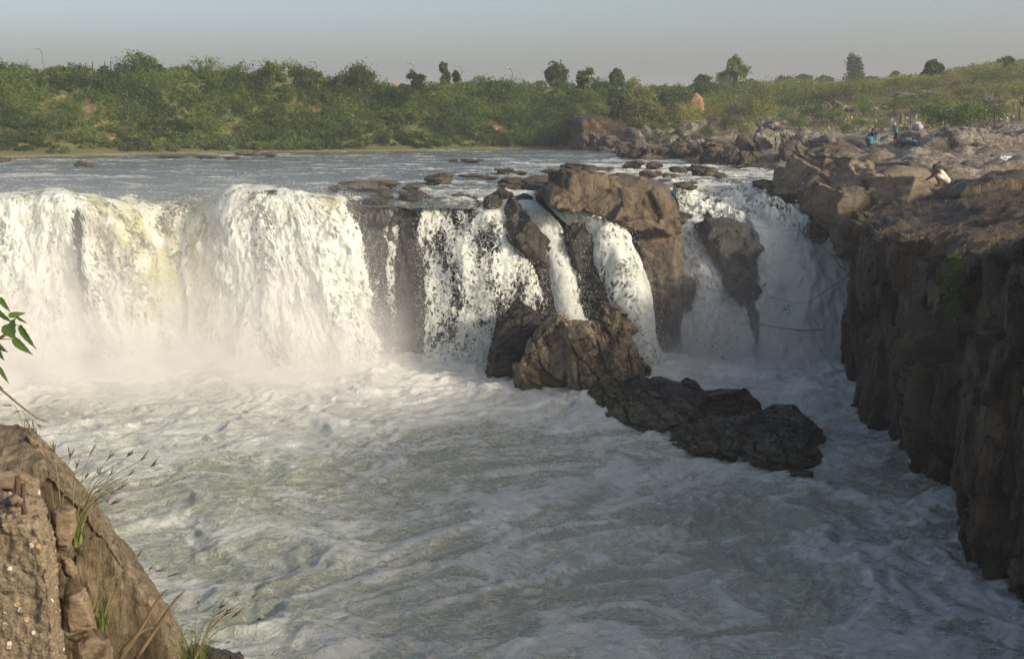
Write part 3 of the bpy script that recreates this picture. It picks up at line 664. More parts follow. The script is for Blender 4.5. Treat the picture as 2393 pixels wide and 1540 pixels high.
hull_rock("boulder", "brown boulder with a wet foot left of the smooth tan one", "boulder",
          [O([(1852, 440), (1890, 402), (1960, 390), (2010, 410), (1990, 470), (1930, 505), (1862, 488)], 55.0, thick=5)],
          0.08, M['tan'], 0.35, 0.4, 65, block=0.5, crack=0.2, blk=(14, 1.2, 3.0, (R_(25), 'Y')))
hull_rock("boulder", "dark boulder wedged at the base of the cliff by the chute", "boulder", [O([(1992, 650), (2004, 618), (2050, 600), (2060, 700), (2015, 705), (1996, 680)], 49.0, thick=2)], 0.07, M['ridge_dark'], 0.25, 0.8, 66)

# ------------------------------------------------------------------ right hand cliff
def build_cliff():
    st = [((2075, 800), (2075, 470), 52.5), ((2005, 858), (2012, 486), 48.6), ((2000, 890), (2018, 500), 46.6), ((2058, 988), (2068, 548), 40.6), ((2105, 1015), (2100, 568), 39.2), ((2145, 1066), (2150, 560), 36.6),
          ((2202, 1100), (2195, 566), 34.8), ((2212, 1152), (2215, 590), 32.6), ((2282, 1180), (2262, 590), 31.0), ((2288, 1290), (2300, 572), 27.6), ((2330, 1350), (2360, 560), 26.2), ((2400, 1398), (2420, 550), 24.8)]
    rows = []
    for (ub, vb), (ue, ve), ye in st:
        b = WZ(ub, vb, 0.0); e = W(ue, ve, ye)
        e[0] = max(e[0], b[0] - 0.2)
        rows.append((b, e))
    for x, y, z in [(12.3, 20, 8.3), (13, 12, 8.6), (14.5, 2, 9), (17, -12, 9.5), (20, -40, 10)]:
        rows.append((np.array([x, y, 0.0]), np.array([x + 0.3, y + 0.5, z])))
    out = []
    for b, e in rows:
        m1 = b * 0.65 + e * 0.35; m2 = b * 0.3 + e * 0.7
        out.append([b + (-.1, 0, -1.2), b, m1 + (0.05, 0, 0), m2 + (0.05, 0, 0), e + (-0.05, 0, -0.5), e + (0.55, 0.2, 0.05), e + (2.5, 0.6, 0.35), (e[0] + 7, e[1] + 2.0, max(e[2], 7.6) + 0.55), (e[0] + 18, e[1] + 5, 8.6), (e[0] + 50, e[1] + 8, 11.5)])
    R, C = 620, 420
    for q in (0, 1, 2): out[q][8] = (out[q][8][0], out[q][8][1], 7.3); out[q][9] = (out[q][9][0], out[q][9][1], 7.5)
    out.insert(0, [np.array(p, float) + (1.5, 6, -3.5) for p in out[0]])
    out = [crom(np.array([np.array(p, float) for p in o]), 60) for o in out]
    G = crom(np.array(out), R)
    # finer columns on the face and the rim, coarser on the plateau
    w = np.concatenate([np.linspace(0, 0.60, 300), np.linspace(0.60, 1, 121)[1:]])
    idx = w * 59; i0 = np.minimum(idx.astype(int), 58); fr = (idx - i0)[None, :, None]
    V = G[:, i0] * (1 - fr) + G[:, i0 + 1] * fr
    N = gnormal(V); 
    if np.mean(N[:, :200, 0]) > 0: N = -N
    P = V.astype(np.float32)
    flat = sstep(0.5, 0.9, np.abs(N[..., 2]))[..., None]
    wob = np.stack([fbm(P * 0.5, 4, 71), fbm(P * 0.5, 4, 72), fbm(P * 0.5, 4, 73)], -1)
    q = (P + 0.22 * wob) * np.array([0.50, 0.58, 0.16]); f1, f2, cid, t1 = worley(q, 74, True)
    q2 = (P + 0.15 * wob) * np.array([1.2, 1.4, 0.50]); g1, g2_, c2, t2 = worley(q2, 75, True)
    q3 = (P + 0.1 * wob) * np.array([2.9, 3.2, 1.5]); h1, h2, c3, t3 = worley(q3, 76, True)
    d = 1.15 * (cid - 0.5) + 0.7 * t1 + 0.42 * (c2 - 0.5) + 0.34 * t2 + 0.12 * (c3 - 0.5) + 0.12 * t3
    d = d - 0.75 * sstep(0.13, 0, f2 - f1) - 0.28 * sstep(0.08, 0, g2_ - g1) - 0.08 * sstep(0.08, 0, h2 - h1)
    d = d + 0.25 * fbm(P * 0.4, 3, 77) + 0.05 * fbm(P * 3.0, 5, 78)
    t = 0.55 * ridged(P * np.array([0.25, 0.35, 0.6]), 4, 79) + 0.16 * ridged(P * np.array([0.8, 1.3, 1.0]), 4, 80) + 0.05 * fbm(P * 3, 4, 81) - 0.35
    V = V + N * (d[..., None] * (1 - flat) + t[..., None] * flat)
    co = tag(link("cliff", mesh_np(V, gridF(R, V.shape[1])), M['cliff']), "dark fractured cliff along the right edge of the pool", kind="structure")
    # joint columns standing out of the face
    rng = np.random.default_rng(79); E = np.array([(b[0], b[1], e[0], e[1], e[2]) for b, e in rows[:14]]); L = np.concatenate([[0], np.cumsum(np.hypot(np.diff(E[:, 0]), np.diff(E[:, 1])))])
    bm = bmesh.new()
    for k in range(210):
        t = rng.uniform(0.3, L[-1] - 1.0); f = [np.interp(t, L, E[:, k_]) for k_ in range(5)]; g = [np.interp(min(t + .6, L[-1]), L, E[:, k_]) for k_ in range(2)]
        tg = np.array((g[0] - f[0], g[1] - f[1], 0)); tg /= np.linalg.norm(tg) + 1e-6; nm = np.array((tg[1], -tg[0], 0)); nm = nm if nm[0] < 0 else -nm
        hh = rng.choice([0.7, 1.2, 2.0, 3.2]) * rng.uniform(.8, 1.3); zc = rng.uniform(-0.6, f[4] - 0.3 - hh * 0.5); z0, z1 = zc - hh / 2, min(zc + hh / 2, f[4] + rng.uniform(-.4, .1))
        w = rng.choice([.35, .6, .9, 1.3]) * rng.uniform(.8, 1.2); kk = np.clip(zc / f[4], 0, 1); so = rng.uniform(-.5, .30) + .30 * (1 - kk); q = []
        for zz in (z0, z1):
            bx = np.array((f[0] * (1 - kk) + f[2] * kk, f[1] * (1 - kk) + f[3] * kk, zz))
            for i_ in (-1, 1):
                for j_ in (0, 1): q.append(bx + tg * i_ * w * rng.uniform(.6, 1.15) + nm * ((so + rng.uniform(-.22, .22)) if j_ else -.9) + np.array((0, 0, rng.uniform(-.35, .3) * min(1, hh))))
        hull_bm(bm, q)
    me = remeshed(bm, 0.07); roughen(me, 0.16, 0.9, 83, block=.8, crack=.5, stretch=(1, 1, .6), small=.45)
    link("rock_face", me, M['cliff'], co)
    return co
build_cliff()

# ------------------------------------------------------------------ terrain of both banks
def tps(ctrl):
    A = np.array(ctrl, float); n = len(A); X = A[:, :2] / 30
    def U(r2): return np.where(r2 > 1e-9, 0.5 * r2 * np.log(r2 + 1e-12), 0)
    K = U(((X[:, None] - X[None]) ** 2).sum(-1)) + 0.02 * np.eye(n)
    Pm = np.concatenate([np.ones((n, 1)), X], 1)
    L = np.block([[K, Pm], [Pm.T, np.zeros((3, 3))]])
    w = np.linalg.solve(L, np.concatenate([A[:, 2], np.zeros(3)]))
    def f(x, y):
        Q = np.stack([x, y], -1) / 30; out = w[n] + w[n + 1] * Q[..., 0] + w[n + 2] * Q[..., 1]
        for k in range(n): out = out + w[k] * U(((Q - X[k]) ** 2).sum(-1))
        return out
    return f
ctrl = []
RSH = [(1330, 347), (1420, 352), (1500, 368), (1600, 374), (1700, 384), (1800, 388), (1900, 402), (1990, 410)]
for u, v in RSH:
    p = WZ(u, v, ZU); ctrl.append((p[0], p[1], ZU + 0.05)); ctrl.append((p[0] - 3, p[1] - 6, ZU - 1.6))
for u, v, y in [(1700, 205, 190), (1850, 205, 190), (2050, 192, 165), (2200, 172, 150), (2393, 150, 135), (2600, 120, 135), (1600, 318, 112), (1700, 292, 122), (1900, 262, 122), (2100, 228, 125),
                (2250, 240, 112), (2393, 225, 105), (2100, 318, 92), (2200, 300, 92), (2300, 292, 88), (2393, 285, 86), (1850, 320, 98), (1960, 330, 88), (2600, 270, 86), (2000, 405, 63), (2100, 412, 58),
                (2240, 398, 66), (2393, 400, 64), (2600, 380, 62), (2150, 432, 51), (2300, 425, 52), (1450, 322, 116), (1400, 310, 122), (2600, 430, 45), (1640, 255, 150), (1760, 235, 160)]:
    ctrl.append(tuple(W(u, v, y)))
ctrl += [(110, 60, 14), (110, 140, 17), (60, 220, 15.0), (20, 240, 14.5), (110, 240, 16), (60, 170, 15.2), (85, 180, 16), (-2, 60, 4.8), (5, 58, 4.6), (10, 62, 5.2), (-4, 80, 5.5)]
TR = tps(ctrl)
RSW = np.array([WZ(u, v, ZU)[:2] for u, v in RSH])
def zr(x, y, rough=True):
    z = TR(x, y)
    if rough:
        P = np.stack([x, y, 0 * x], -1)
        up = sstep(7.0, 12.5, z)
        k = 1.0 - 0.72 * up
        wp = P + 1.2 * np.stack([fbm(P * 0.25, 3, 91), fbm(P * 0.25, 3, 92), 0 * x], -1)
        f1, f2, c = worley(wp * np.array([0.22, 0.34, 0]), 93); g1, g2_, c2 = worley(wp * np.array([0.6, 0.85, 0]), 94)
        r = 1.3 * (c - 0.4) * sstep(0, 0.25, f2 - f1) + 0.6 * (c2 - 0.4) * sstep(0, 0.25, g2_ - g1) + 0.5 * fbm(P * 0.5, 4, 95) + 0.22 * ridged(P * 1.3, 4, 96)
        z = z + k * r * 0.85 * sstep(6.0, 7.6, z) + 0.35 * fbm(P * 0.12, 3, 97) * up * 2
    return z
def bank_mat():
    n = NT("bank_ground"); p = n.pos(); z = n.n("SeparateXYZ", i={0: p}).outputs[2]
    a = n.noise(p, 0.45, 6, 0.65).outputs[0]; b = n.noise(p, 2.5, 6, 0.7).outputs[0]; c = n.noise(p, 0.10, 4, 0.6).outputs[0]
    rock = n.mix(n.mapr(b, 0.35, 0.65), (0.12, 0.102, 0.078), (0.35, 0.315, 0.26)); rock = n.mix(n.mapr(a, 0.45, 0.62, 0, .8), rock, (0.17, 0.13, 0.09))
    wet = n.mapr(n.math('ADD', z, a), ZU + 0.3, ZU + 1.7, 1.0, 0.0); rock = n.mix(n.math('MULTIPLY', wet, 0.75), rock, n.vmath('MULTIPLY', rock, (0.42, 0.36, 0.30)))
    grass = n.mix(b, (0.10, 0.095, 0.045), (0.31, 0.26, 0.16))
    g = n.mapr(n.math('ADD', z, n.math('MULTIPLY', n.math('SUBTRACT', a, 0.5), 9.0)), 9.4, 11.0)
    g = n.math('MULTIPLY', g, n.mapr(c, 0.30, 0.5, 0.55, 1.0))
    col = n.mix(g, rock, grass)
    return n.done(n.bsdf(col, 0.85, 0.25, n.bump(n.math('ADD', a, b), 0.9, 0.3)))
M['bank'] = bank_mat()
def build_right_bank():
    xs = np.concatenate([np.arange(-2, 62, 0.26), np.arange(62, 130, 1.2)]); ys = np.concatenate([np.arange(41, 51.5, 0.5), np.arange(51.5, 125, 0.28), np.arange(125, 250, 1.3)])
    X, Y = np.meshgrid(xs, ys); Z = zr(X, Y)
    sh = np.interp(X, RSW[::-1, 0] if RSW[0, 0] > RSW[-1, 0] else RSW[:, 0], RSW[::-1, 1] if RSW[0, 0] > RSW[-1, 0] else RSW[:, 1])
    Z = Z - 3.0 * sstep(6.5, 4.5, X) - np.where(X < 15.5, 4.0 * sstep(62, 56, Y), 0)
    Z = np.where((X < 14) & (Y < 66), np.minimum(Z, 4.5), Z); Z = np.where(Y < 53, np.minimum(Z, 8.2) - 2.5 * sstep(53, 46, Y) - 14 * sstep(18.5, 16.5, X), Z)
    return tag(link("right_bank", mesh_np(np.stack([X, Y, Z], -1), gridF(*X.shape)), M['bank']), "rocky scrub covered bank rising on the right", kind="structure")
build_right_bank()

def far_mat():
    n = NT("far_bank_ground"); p = n.pos()
    a = n.noise(p, 0.22, 5, 0.6).outputs[0]; b = n.noise(p, 1.4, 6, 0.7).outputs[0]
    grass = n.mix(b, (0.075, 0.09, 0.030), (0.18, 0.165, 0.07))
    soil = n.mix(b, (0.24, 0.16, 0.085), (0.40, 0.28, 0.16))
    z = n.n("SeparateXYZ", i={0: p}).outputs[2]
    bare = n.attr("bare").outputs['Fac']
    low = n.mapr(n.math('ADD', z, n.math('MULTIPLY', a, 1.2)), ZU + 0.2, ZU + 0.9, 0.30, 0.0)
    f = n.math('MAXIMUM', n.mapr(n.math('ADD', bare, n.math('MULTIPLY', n.math('SUBTRACT', a, 0.5), 1.2)), 0.35, 0.65), low)
    return n.done(n.bsdf(n.mix(f, grass, soil), 0.9, 0.2, n.bump(b, 0.8, 0.4)))
M['far'] = far_mat()
TOPS = np.array([W(u, v, 112.0)[[0, 2]] for u, v in [(-500, 162), (-150, 164), (0, 166), (120, 172), (200, 170), (330, 164), (500, 166), (620, 167), (700, 186), (800, 196), (900, 200), (1000, 202), (1100, 202), (1300, 196), (1450, 200), (1600, 204), (1800, 206), (2100, 208)]])
BARE = [(150, 235, 9), (215, 255, 10), (240, 290, 9), (205, 235, 5), (262, 318, 7), (700, 245, 5), (745, 262, 6), (880, 235, 6), (1100, 250, 5), (480, 200, 6), (140, 232, 4), (545, 240, 5), (300, 200, 8), (540, 162, 10), (600, 168, 9), (1000, 232, 5), (1160, 300, 6), (1170, 310, 7), (1625, 232, 6), (420, 165, 8), (930, 200, 7)]
def far_h(X, b):
    H = np.interp(X, TOPS[:, 0], TOPS[:, 1]) - ZU
    P = np.stack([X, b, 0 * X], -1)
    bb = b + 1.6 * fbm(P * 0.09, 3, 101) * sstep(0, 4, b)
    pr = 0.10 * sstep(-1, 3.5, bb) + 0.62 * sstep(2.0, 10.5, bb) + 0.28 * sstep(8, 15, bb)
    return np.where(b < 0, -0.8 + 0.0 * b, 0) + ZU - 0.15 + H * pr + 0.45 * fbm(P * 0.3, 4, 102) * sstep(0.5, 4, b) + 0.012 * np.maximum(b - 16, 0)
def shore_y(x): return np.interp(x, SHORE[:, 0], SHORE[:, 1])
FARB = []
def build_far_bank():
    xs = np.arange(-90, 100, 0.5); bs = np.concatenate([np.arange(-6, 18, 0.28), np.arange(18, 160, 3.0)])
    X, B = np.meshgrid(xs, bs); Y = shore_y(X) + B; Z = far_h(X, B)
    bare = np.zeros_like(X)
    for u, v, r in BARE:
        dpx = np.hypot((CX + F_PX * X / (Y * _c - (Z - CAM_Z) * _s) - u) / 2.2, CY - F_PX * ((Z - CAM_Z) * _c + Y * _s) / (Y * _c - (Z - CAM_Z) * _s) - v)
        bare = np.maximum(bare, sstep(2.0 * r, 0.5 * r, dpx))
    FARB.append((xs, bs, bare))
    return tag(link("far_bank", mesh_np(np.stack([X, Y, Z], -1), gridF(*X.shape), {'bare': bare.ravel()}), M['far']), "high earth bank across the river", kind="structure")
build_far_bank()
def bare_at(x, b):
    xs, bs, m = FARB[0]
    i = np.clip(np.searchsorted(xs, x), 0, len(xs) - 1); j = np.clip(np.searchsorted(bs, b), 0, len(bs) - 1)
    return m[j, i]

# ------------------------------------------------------------------ foliage
M['leaf'] = leaf_mat("scrub_leaves", (0.034, 0.064, 0.016), (0.195, 0.245, 0.055))
M['leaf_dark'] = leaf_mat("dark_leaves", (0.035, 0.056, 0.018), (0.095, 0.125, 0.040))
M['leaf_lime'] = leaf_mat("lime_leaves", (0.07, 0.115, 0.025), (0.15, 0.21, 0.05))
M['leaf_olive'] = leaf_mat("olive_leaves", (0.14, 0.145, 0.04), (0.36, 0.34, 0.12))
M['leaf_pale'] = leaf_mat("pale_leaves", (0.09, 0.13, 0.04), (0.22, 0.27, 0.095))
M['bark'] = plain_mat("bark", (0.16, 0.125, 0.09), 0.9, 0.5, 9)
def quads(C, D, Nn, L, Wd):
    """leaf quads: centre, long direction, normal-ish, length, width"""
    D = D / (np.linalg.norm(D, axis=1, keepdims=True) + 1e-9); T = np.cross(D, Nn); T = T / (np.linalg.norm(T, axis=1, keepdims=True) + 1e-9)
    a = C - D * L[:, None] * 0.5; b = C + T * Wd[:, None] * 0.5; c = C + D * L[:, None] * 0.5; d = C - T * Wd[:, None] * 0.5
    V = np.stack([a, b, c, d], 1).reshape(-1, 3)
    return V, np.arange(len(V)).reshape(-1, 4)
def leaf_cloud(seed, r, nclump, per, leaf, aspect=0.55, up=0.0, low=-0.3, shell=0.55, clump=0.24, flat=1.0):
    rng = np.random.default_rng(seed); rx, ry, rz = r
    d = rng.normal(size=(nclump, 3)); d /= np.linalg.norm(d, axis=1, keepdims=True); d[:, 2] = np.where(d[:, 2] < low, -d[:, 2], d[:, 2])
    rad = shell + (1 - shell) * rng.random(nclump)
    lump = 0.78 + 0.38 * rng.random(nclump)
    c = d * (rad * lump)[:, None] * np.array([rx, ry, rz])
    cs = clump * (0.6 + 0.8 * rng.random(nclump)) * min(rx, rz * 1.4)
    ct = rng.random(nclump)
    C = np.repeat(c, per, 0) + rng.normal(size=(nclump * per, 3)) * np.repeat(cs, per)[:, None] * np.array([1, 1, flat]) * 0.62
    D = rng.normal(size=C.shape); D[:, 2] += up; Nn = rng.normal(size=C.shape); Nn[:, 2] += 0.6
    L = leaf * (0.6 + 0.8 * rng.random(len(C)))
    tint = np.clip(np.repeat(ct, per) * 0.75 + rng.random(len(C)) * 0.35 - 0.05, 0, 1)
    return C, D, Nn, L, L * aspect, tint
def cloud_mesh(parts):
    C, D, Nn, L, Wd, t = [np.concatenate(x) for x in zip(*parts)]
    V, F = quads(C, D, Nn, L, Wd)
    return mesh_np(V, F, {'tint': np.repeat(t, 4)}, smooth=False)
def tube(pts, rad, n=6):
    pts = np.asarray(pts, float); k = len(pts); V = []
    for i in range(k):
        d = pts[min(i + 1, k - 1)] - pts[max(i - 1, 0)]; d /= np.linalg.norm(d) + 1e-9
        a = np.cross(d, (0, 0, 1.0) if abs(d[2]) < 0.9 else (1.0, 0, 0)); a /= np.linalg.norm(a); b = np.cross(d, a)
        for j in range(n): V.append(pts[i] + rad[i] * (a * math.cos(6.2832 * j / n) + b * math.sin(6.2832 * j / n)))
    F = [(i * n + j, i * n + (j + 1) % n, (i + 1) * n + (j + 1) % n, (i + 1) * n + j) for i in range(k - 1) for j in range(n)]
    V += [pts[0], pts[-1]]
    for j in range(n):
        F.append((k * n, (j + 1) % n, j, j)); F.append((k * n + 1, (k - 1) * n + j, (k - 1) * n + (j + 1) % n, (k - 1) * n + (j + 1) % n))
    return np.array(V), F
def poly_mesh(pieces, smooth=True):
    V, F, o = [], [], 0
    for v, f in pieces:
        V += [tuple(p) for p in v]; F += [tuple(dict.fromkeys(i + o for i in q)) for q in f]; o += len(v)
    me = bpy.data.meshes.new("m"); me.from_pydata(V, [], F); me.update()
    if smooth: me.polygons.foreach_set("use_smooth", np.ones(len(me.polygons), bool))
    return me
def stems(seed, r, h0, n, thick):
    rng = random.Random(seed); out = []
    for i in range(n):
        a = rng.uniform(0, 6.28); e = rng.uniform(0.3, 0.85)
        p = [(0, 0, 0), (0.25 * r[0] * math.cos(a) * e, 0.25 * r[1] * math.sin(a) * e, h0 * 0.7), (0.8 * r[0] * math.cos(a) * e, 0.8 * r[1] * math.sin(a) * e, h0 + r[2] * rng.uniform(0.1, 0.7))]
        q = crom(p, 6); out.append(tube(q, [thick * (1 - 0.8 * k / 5) for k in range(6)], 5))
    return poly_mesh(out)
def empty(name, loc, label, cat, group=None):
    o = link(name, None, loc=loc); return tag(o, label, cat, group)

def build_scrub():
    """Bushes that read as one mass on the far slope."""
    rng = np.random.default_rng(3); parts = []
    n = 6800; x = rng.uniform(-80, 72, n); b = rng.uniform(0.5, 15.5, n)
    pp = np.stack([x * 0.12, b * 0.2, 0 * x], -1); dens = fbm(pp, 3, 111); hue = fbm(pp * 1.6 + 9, 3, 112)
    keep = (bare_at(x, b) < 0.5) & ((b > 1.8) | (dens > -0.12)) & (dens > -0.6); x, b, dens, hue = x[keep], b[keep], dens[keep], hue[keep]
    y = shore_y(x) + b; z = far_h(x, b)
    for i in range(len(x)):
        s = rng.uniform(0.5, 1.15) * (1.4 if dens[i] > 0.12 else 0.85) * (0.45 if b[i] < 2.2 else (0.7 if b[i] < 4 else 1))
        if b[i] > 10: s *= rng.choice([0.45, 0.6, 0.85])
        elif rng.random() < 0.10: s *= 1.8
        C, D, Nn, L, Wd, t = leaf_cloud(1000 + i, (s, s, s * rng.uniform(0.7, 1.15)), 13, int(11 + 6 * s), 0.165, 0.6, clump=0.24, shell=0.6)
        C = C + np.array([x[i], y[i], z[i] + 0.35 * s])
        bt = np.clip(0.42 + 1.3 * hue[i] + rng.normal() * 0.22, 0, 1)
        parts.append((C, D, Nn, L, Wd, np.clip(0.30 * t + 0.85 * bt - 0.08, 0, 1)))
    return tag(link("scrub", cloud_mesh(parts), M['leaf']), "dense green scrub covering the far bank", kind="stuff")
build_scrub()
def build_grass():
    rng = np.random.default_rng(5)
    n = 20000; x = rng.uniform(9, 75, n); y = rng.uniform(84, 190, n); z = zr(x, y)
    k = (z > 9.2 + 1.6 * fbm(np.stack([x * 0.1, y * 0.1, 0 * x], -1), 3, 120)); x, y, z = x[k], y[k], z[k]
    C = np.stack([x, y, z + 0.18], -1); D = rng.normal(size=C.shape) * 0.5; D[:, 2] += 1; Nn = rng.normal(size=C.shape)
    L = rng.uniform(0.2, 0.55, len(x))
    V, F = quads(C, D, Nn, L, L * 0.35)
    return tag(link("grass", mesh_np(V, F, {'tint': np.repeat(rng.random(len(x)), 4)}, smooth=False), M['leaf_olive']), "olive grass and weeds over the right bank", kind="stuff")
build_grass()

def tree(label, u, vb, vt, wpx, y, mat, seed, shape='round', name="tree", group="trees along the skyline", leaf=0.26, n=70, per=22, z=None, trunk=0.25):
    b = W(u, vb + (14 if u < 1460 else 0), y); t = W(u, vt, y); h = t[2] - b[2]; w = wpx / F_PX * y * 0.5
    o = empty(name, tuple(b), label, "tree", group)
    tk = trunk * h
    if y > 130: n = int(n * 1.4)
    if shape == 'round': r = (w, w * 0.9, (h - tk) * 0.5); parts = [leaf_cloud(seed, r, n, per, leaf, low=-0.8, shell=0.45)]; off = [(0, 0, tk + r[2])]
    elif shape == 'column':
        parts = [leaf_cloud(seed + k, (w * q, w * q, h * 0.22), n // 3, per, leaf, low=-0.8, shell=0.4) for k, q in enumerate((1.0, 0.85, 0.80, 0.72))]
        off = [(0.0, 0, h * 0.24), (w * 0.22, 0, h * 0.42), (-w * 0.1, 0, h * 0.62), (-w * 0.28, 0, h * 0.82)]
    elif shape == 'umbrella': r = (w, w, h * 0.22); parts = [leaf_cloud(seed, r, n, per, leaf, low=-0.4, shell=0.35)]; off = [(0, 0, h * 0.74)]
    else:                                                   # several uneven heads
        rg = random.Random(seed); parts, off = [], []
        for k in range(5):
            q = rg.uniform(0.38, 0.62); parts.append(leaf_cloud(seed + k, (w * q, w * q, h * 0.22), n // 4, per, leaf, low=-0.7, shell=0.4))
            off.append((rg.uniform(-0.55, 0.55) * w, rg.uniform(-0.4, 0.4) * w, h * (0.34 + 0.13 * k)))
    parts = [(p[0] + np.array(f), *p[1:]) for p, f in zip(parts, off)]
    link("crown", cloud_mesh(parts), mat, o)
    link("trunk", stems(seed, (w * 0.8, w * 0.8, h * 0.35), h * 0.45, 5, max(0.06, h * 0.035)), M['bark'], o)
    return o
for a in [("wide leafy tree rising above the crest of the far bank on the left", 345, 190, 130, 92, 113, 'leaf', 'heads'),
          ("little tufted tree leaning on the bare crest of the far bank", 633, 176, 146, 30, 114, 'leaf', 'round'),
          ("low bushy tree below the fifth lamp on the far crest", 742, 192, 166, 44, 114, 'leaf', 'heads'),
          ("large grey green dome shaped tree on the crest of the far bank", 840, 206, 155, 84, 116, 'leaf_dark', 'round'),
          ("bushy tree under a lamp right of the dome shaped tree", 970, 205, 170, 54, 115, 'leaf_dark', 'heads'),
          ("slim upright square topped tree on the far crest", 1040, 188, 148, 26, 118, 'leaf', 'column'),
          ("tiny pointed tree just right of the slim square topped one", 1066, 186, 166, 16, 118, 'leaf_dark', 'round'),
          ("dark round tree standing clear of the bank on the plateau", 1300, 190, 153, 46, 150, 'leaf_dark', 'round'),
          ("lopsided tree hanging over the edge right of the dark round tree", 1364, 204, 162, 50, 122, 'leaf', 'heads'),
          ("small dark tree alone on the far plateau", 1440, 186, 164, 28, 150, 'leaf_dark', 'round'),
          ("tall pale green tree above the middle of the bank", 1712, 225, 138, 74, 165, 'leaf_pale', 'heads'),
          ("small umbrella shaped tree between the tall pale and tall dark trees", 1875, 208, 176, 36, 215, 'leaf_dark', 'umbrella'),
          ("low broad tree left of the umbrella shaped tree", 1835, 210, 182, 54, 205, 'leaf_dark', 'round'),
          ("wide flat grey tree clump left of the tall dark tree", 1928, 208, 180, 66, 225, 'leaf_dark', 'heads'),
          ("tall dark ragged tower of a tree on the skyline", 1996, 208, 133, 48, 215, 'leaf_dark', 'column'),
          ("small grey tree just right of the tall dark tree", 2035, 206, 182, 38, 225, 'leaf_dark', 'round'),
          ("grey flat topped tree before the ridge climbs to the right", 2090, 206, 170, 48, 210, 'leaf_dark', 'heads'),
          ("dark green spreading tree on the right ridge", 2188, 196, 148, 62, 140, 'leaf_dark', 'heads'),
          ("leafy tree at the right end of the ridge", 2365, 186, 136, 66, 128, 'leaf', 'heads'),
          ("tall olive tree behind the dark promontory", 1502, 345, 194, 128, 117, 'leaf_olive', 'heads'),
          ("dark dense tree leaning over the promontory rock", 1450, 330, 214, 74, 118, 'leaf_dark', 'heads'),
          ("spindly olive tree with pale branches at the water side", 1535, 345, 240, 96, 112, 'leaf_olive', 'heads'),
          ("short bushy tree below the orange earth scar", 1590, 330, 215, 84, 120, 'leaf', 'heads'),
          ("round bush tree left of the tall pale tree", 1640, 222, 180, 70, 150, 'leaf_dark', 'heads'),
          ("broad low tree under the tall pale tree", 1765, 232, 192, 80, 160, 'leaf', 'heads')]:
    big = a[4] > 70
    tree(*a[:6], M[a[6]], 2000 + int(a[1]), a[7], trunk=0.12 if a[5] < 130 else 0.06, leaf=0.22 if a[5] < 130 else 0.45, n=130 if big else 75, per=30)

# ------------------------------------------------------------------ air: haze round everything, mist and spray over the falls
def vol_box(name, lo, hi, mat, label):
    bm = bmesh.new(); bmesh.ops.create_cube(bm, size=1.0)
    lo, hi = np.array(lo), np.array(hi)
    for v in bm.verts: v.co = Vector((lo + hi) / 2) + Vector([v.co[i] * (hi - lo)[i] for i in range(3)])
    me = bpy.data.meshes.new(name); bm.to_mesh(me); bm.free()
    return tag(link(name, me, mat), label, kind="stuff")
def haze_mat():
    n = NT("haze"); v = n.n("VolumePrincipled", i={'Color': (0.80, 0.85, 0.95, 1), 'Density': 0.0007, 'Anisotropy': 0.1})
    n.t.links.new(v.outputs[0], n.out.inputs['Volume']); return n.m
vol_box("haze", (-900, -60, -3), (900, 1600, 36), haze_mat(), "pale evening haze lying over the whole valley")
def mist_mat(lo, hi, dens, fall_h):
    n = NT("mist"); p = n.pos(); sx = n.n("SeparateXYZ", i={0: p}).outputs
    hz = n.math('POWER', 2.718, n.math('DIVIDE', sx[2], -fall_h))
    ex = n.math('MULTIPLY', n.mapr(sx[0], lo[0], lo[0] + 5, 0, 1), n.mapr(sx[0], hi[0] - 7, hi[0], 1, 0))
    ey = n.math('MULTIPLY', n.mapr(sx[1], lo[1], lo[1] + 7.5, 0, 1), n.mapr(sx[1], hi[1] - 1.5, hi[1], 1, 0))
    ez = n.mapr(sx[2], hi[2] - 3, hi[2], 1, 0)
    nz = n.mapr(n.noise(p, 0.55, 5, 0.66).outputs[0], 0.34, 0.68, 0.35, 1.5)
    d = n.math('MULTIPLY', n.math('MULTIPLY', hz, ex), n.math('MULTIPLY', n.math('MULTIPLY', ey, nz), n.math('MULTIPLY', ez, dens)))
    v = n.n("VolumePrincipled", i={'Color': (0.99, 0.985, 0.96, 1), 'Density': d, 'Anisotropy': -0.4})
    n.t.links.new(v.outputs[0], n.out.inputs['Volume']); return n.m
def mist(lo, hi, dens, fh, label): return vol_box("mist", lo, hi, mist_mat(lo, hi, dens, fh), label)
mist((3.5, 44.5, -0.5), (17, 52.6, 7.5), 0.22, 2.0, "thin shaded mist at the foot of the right falls")
mist((-32, 38.5, -0.5), (-2.5, 51.0, 10.5), 0.50, 2.1, "bright mist boiling up from the foot of the left falls")

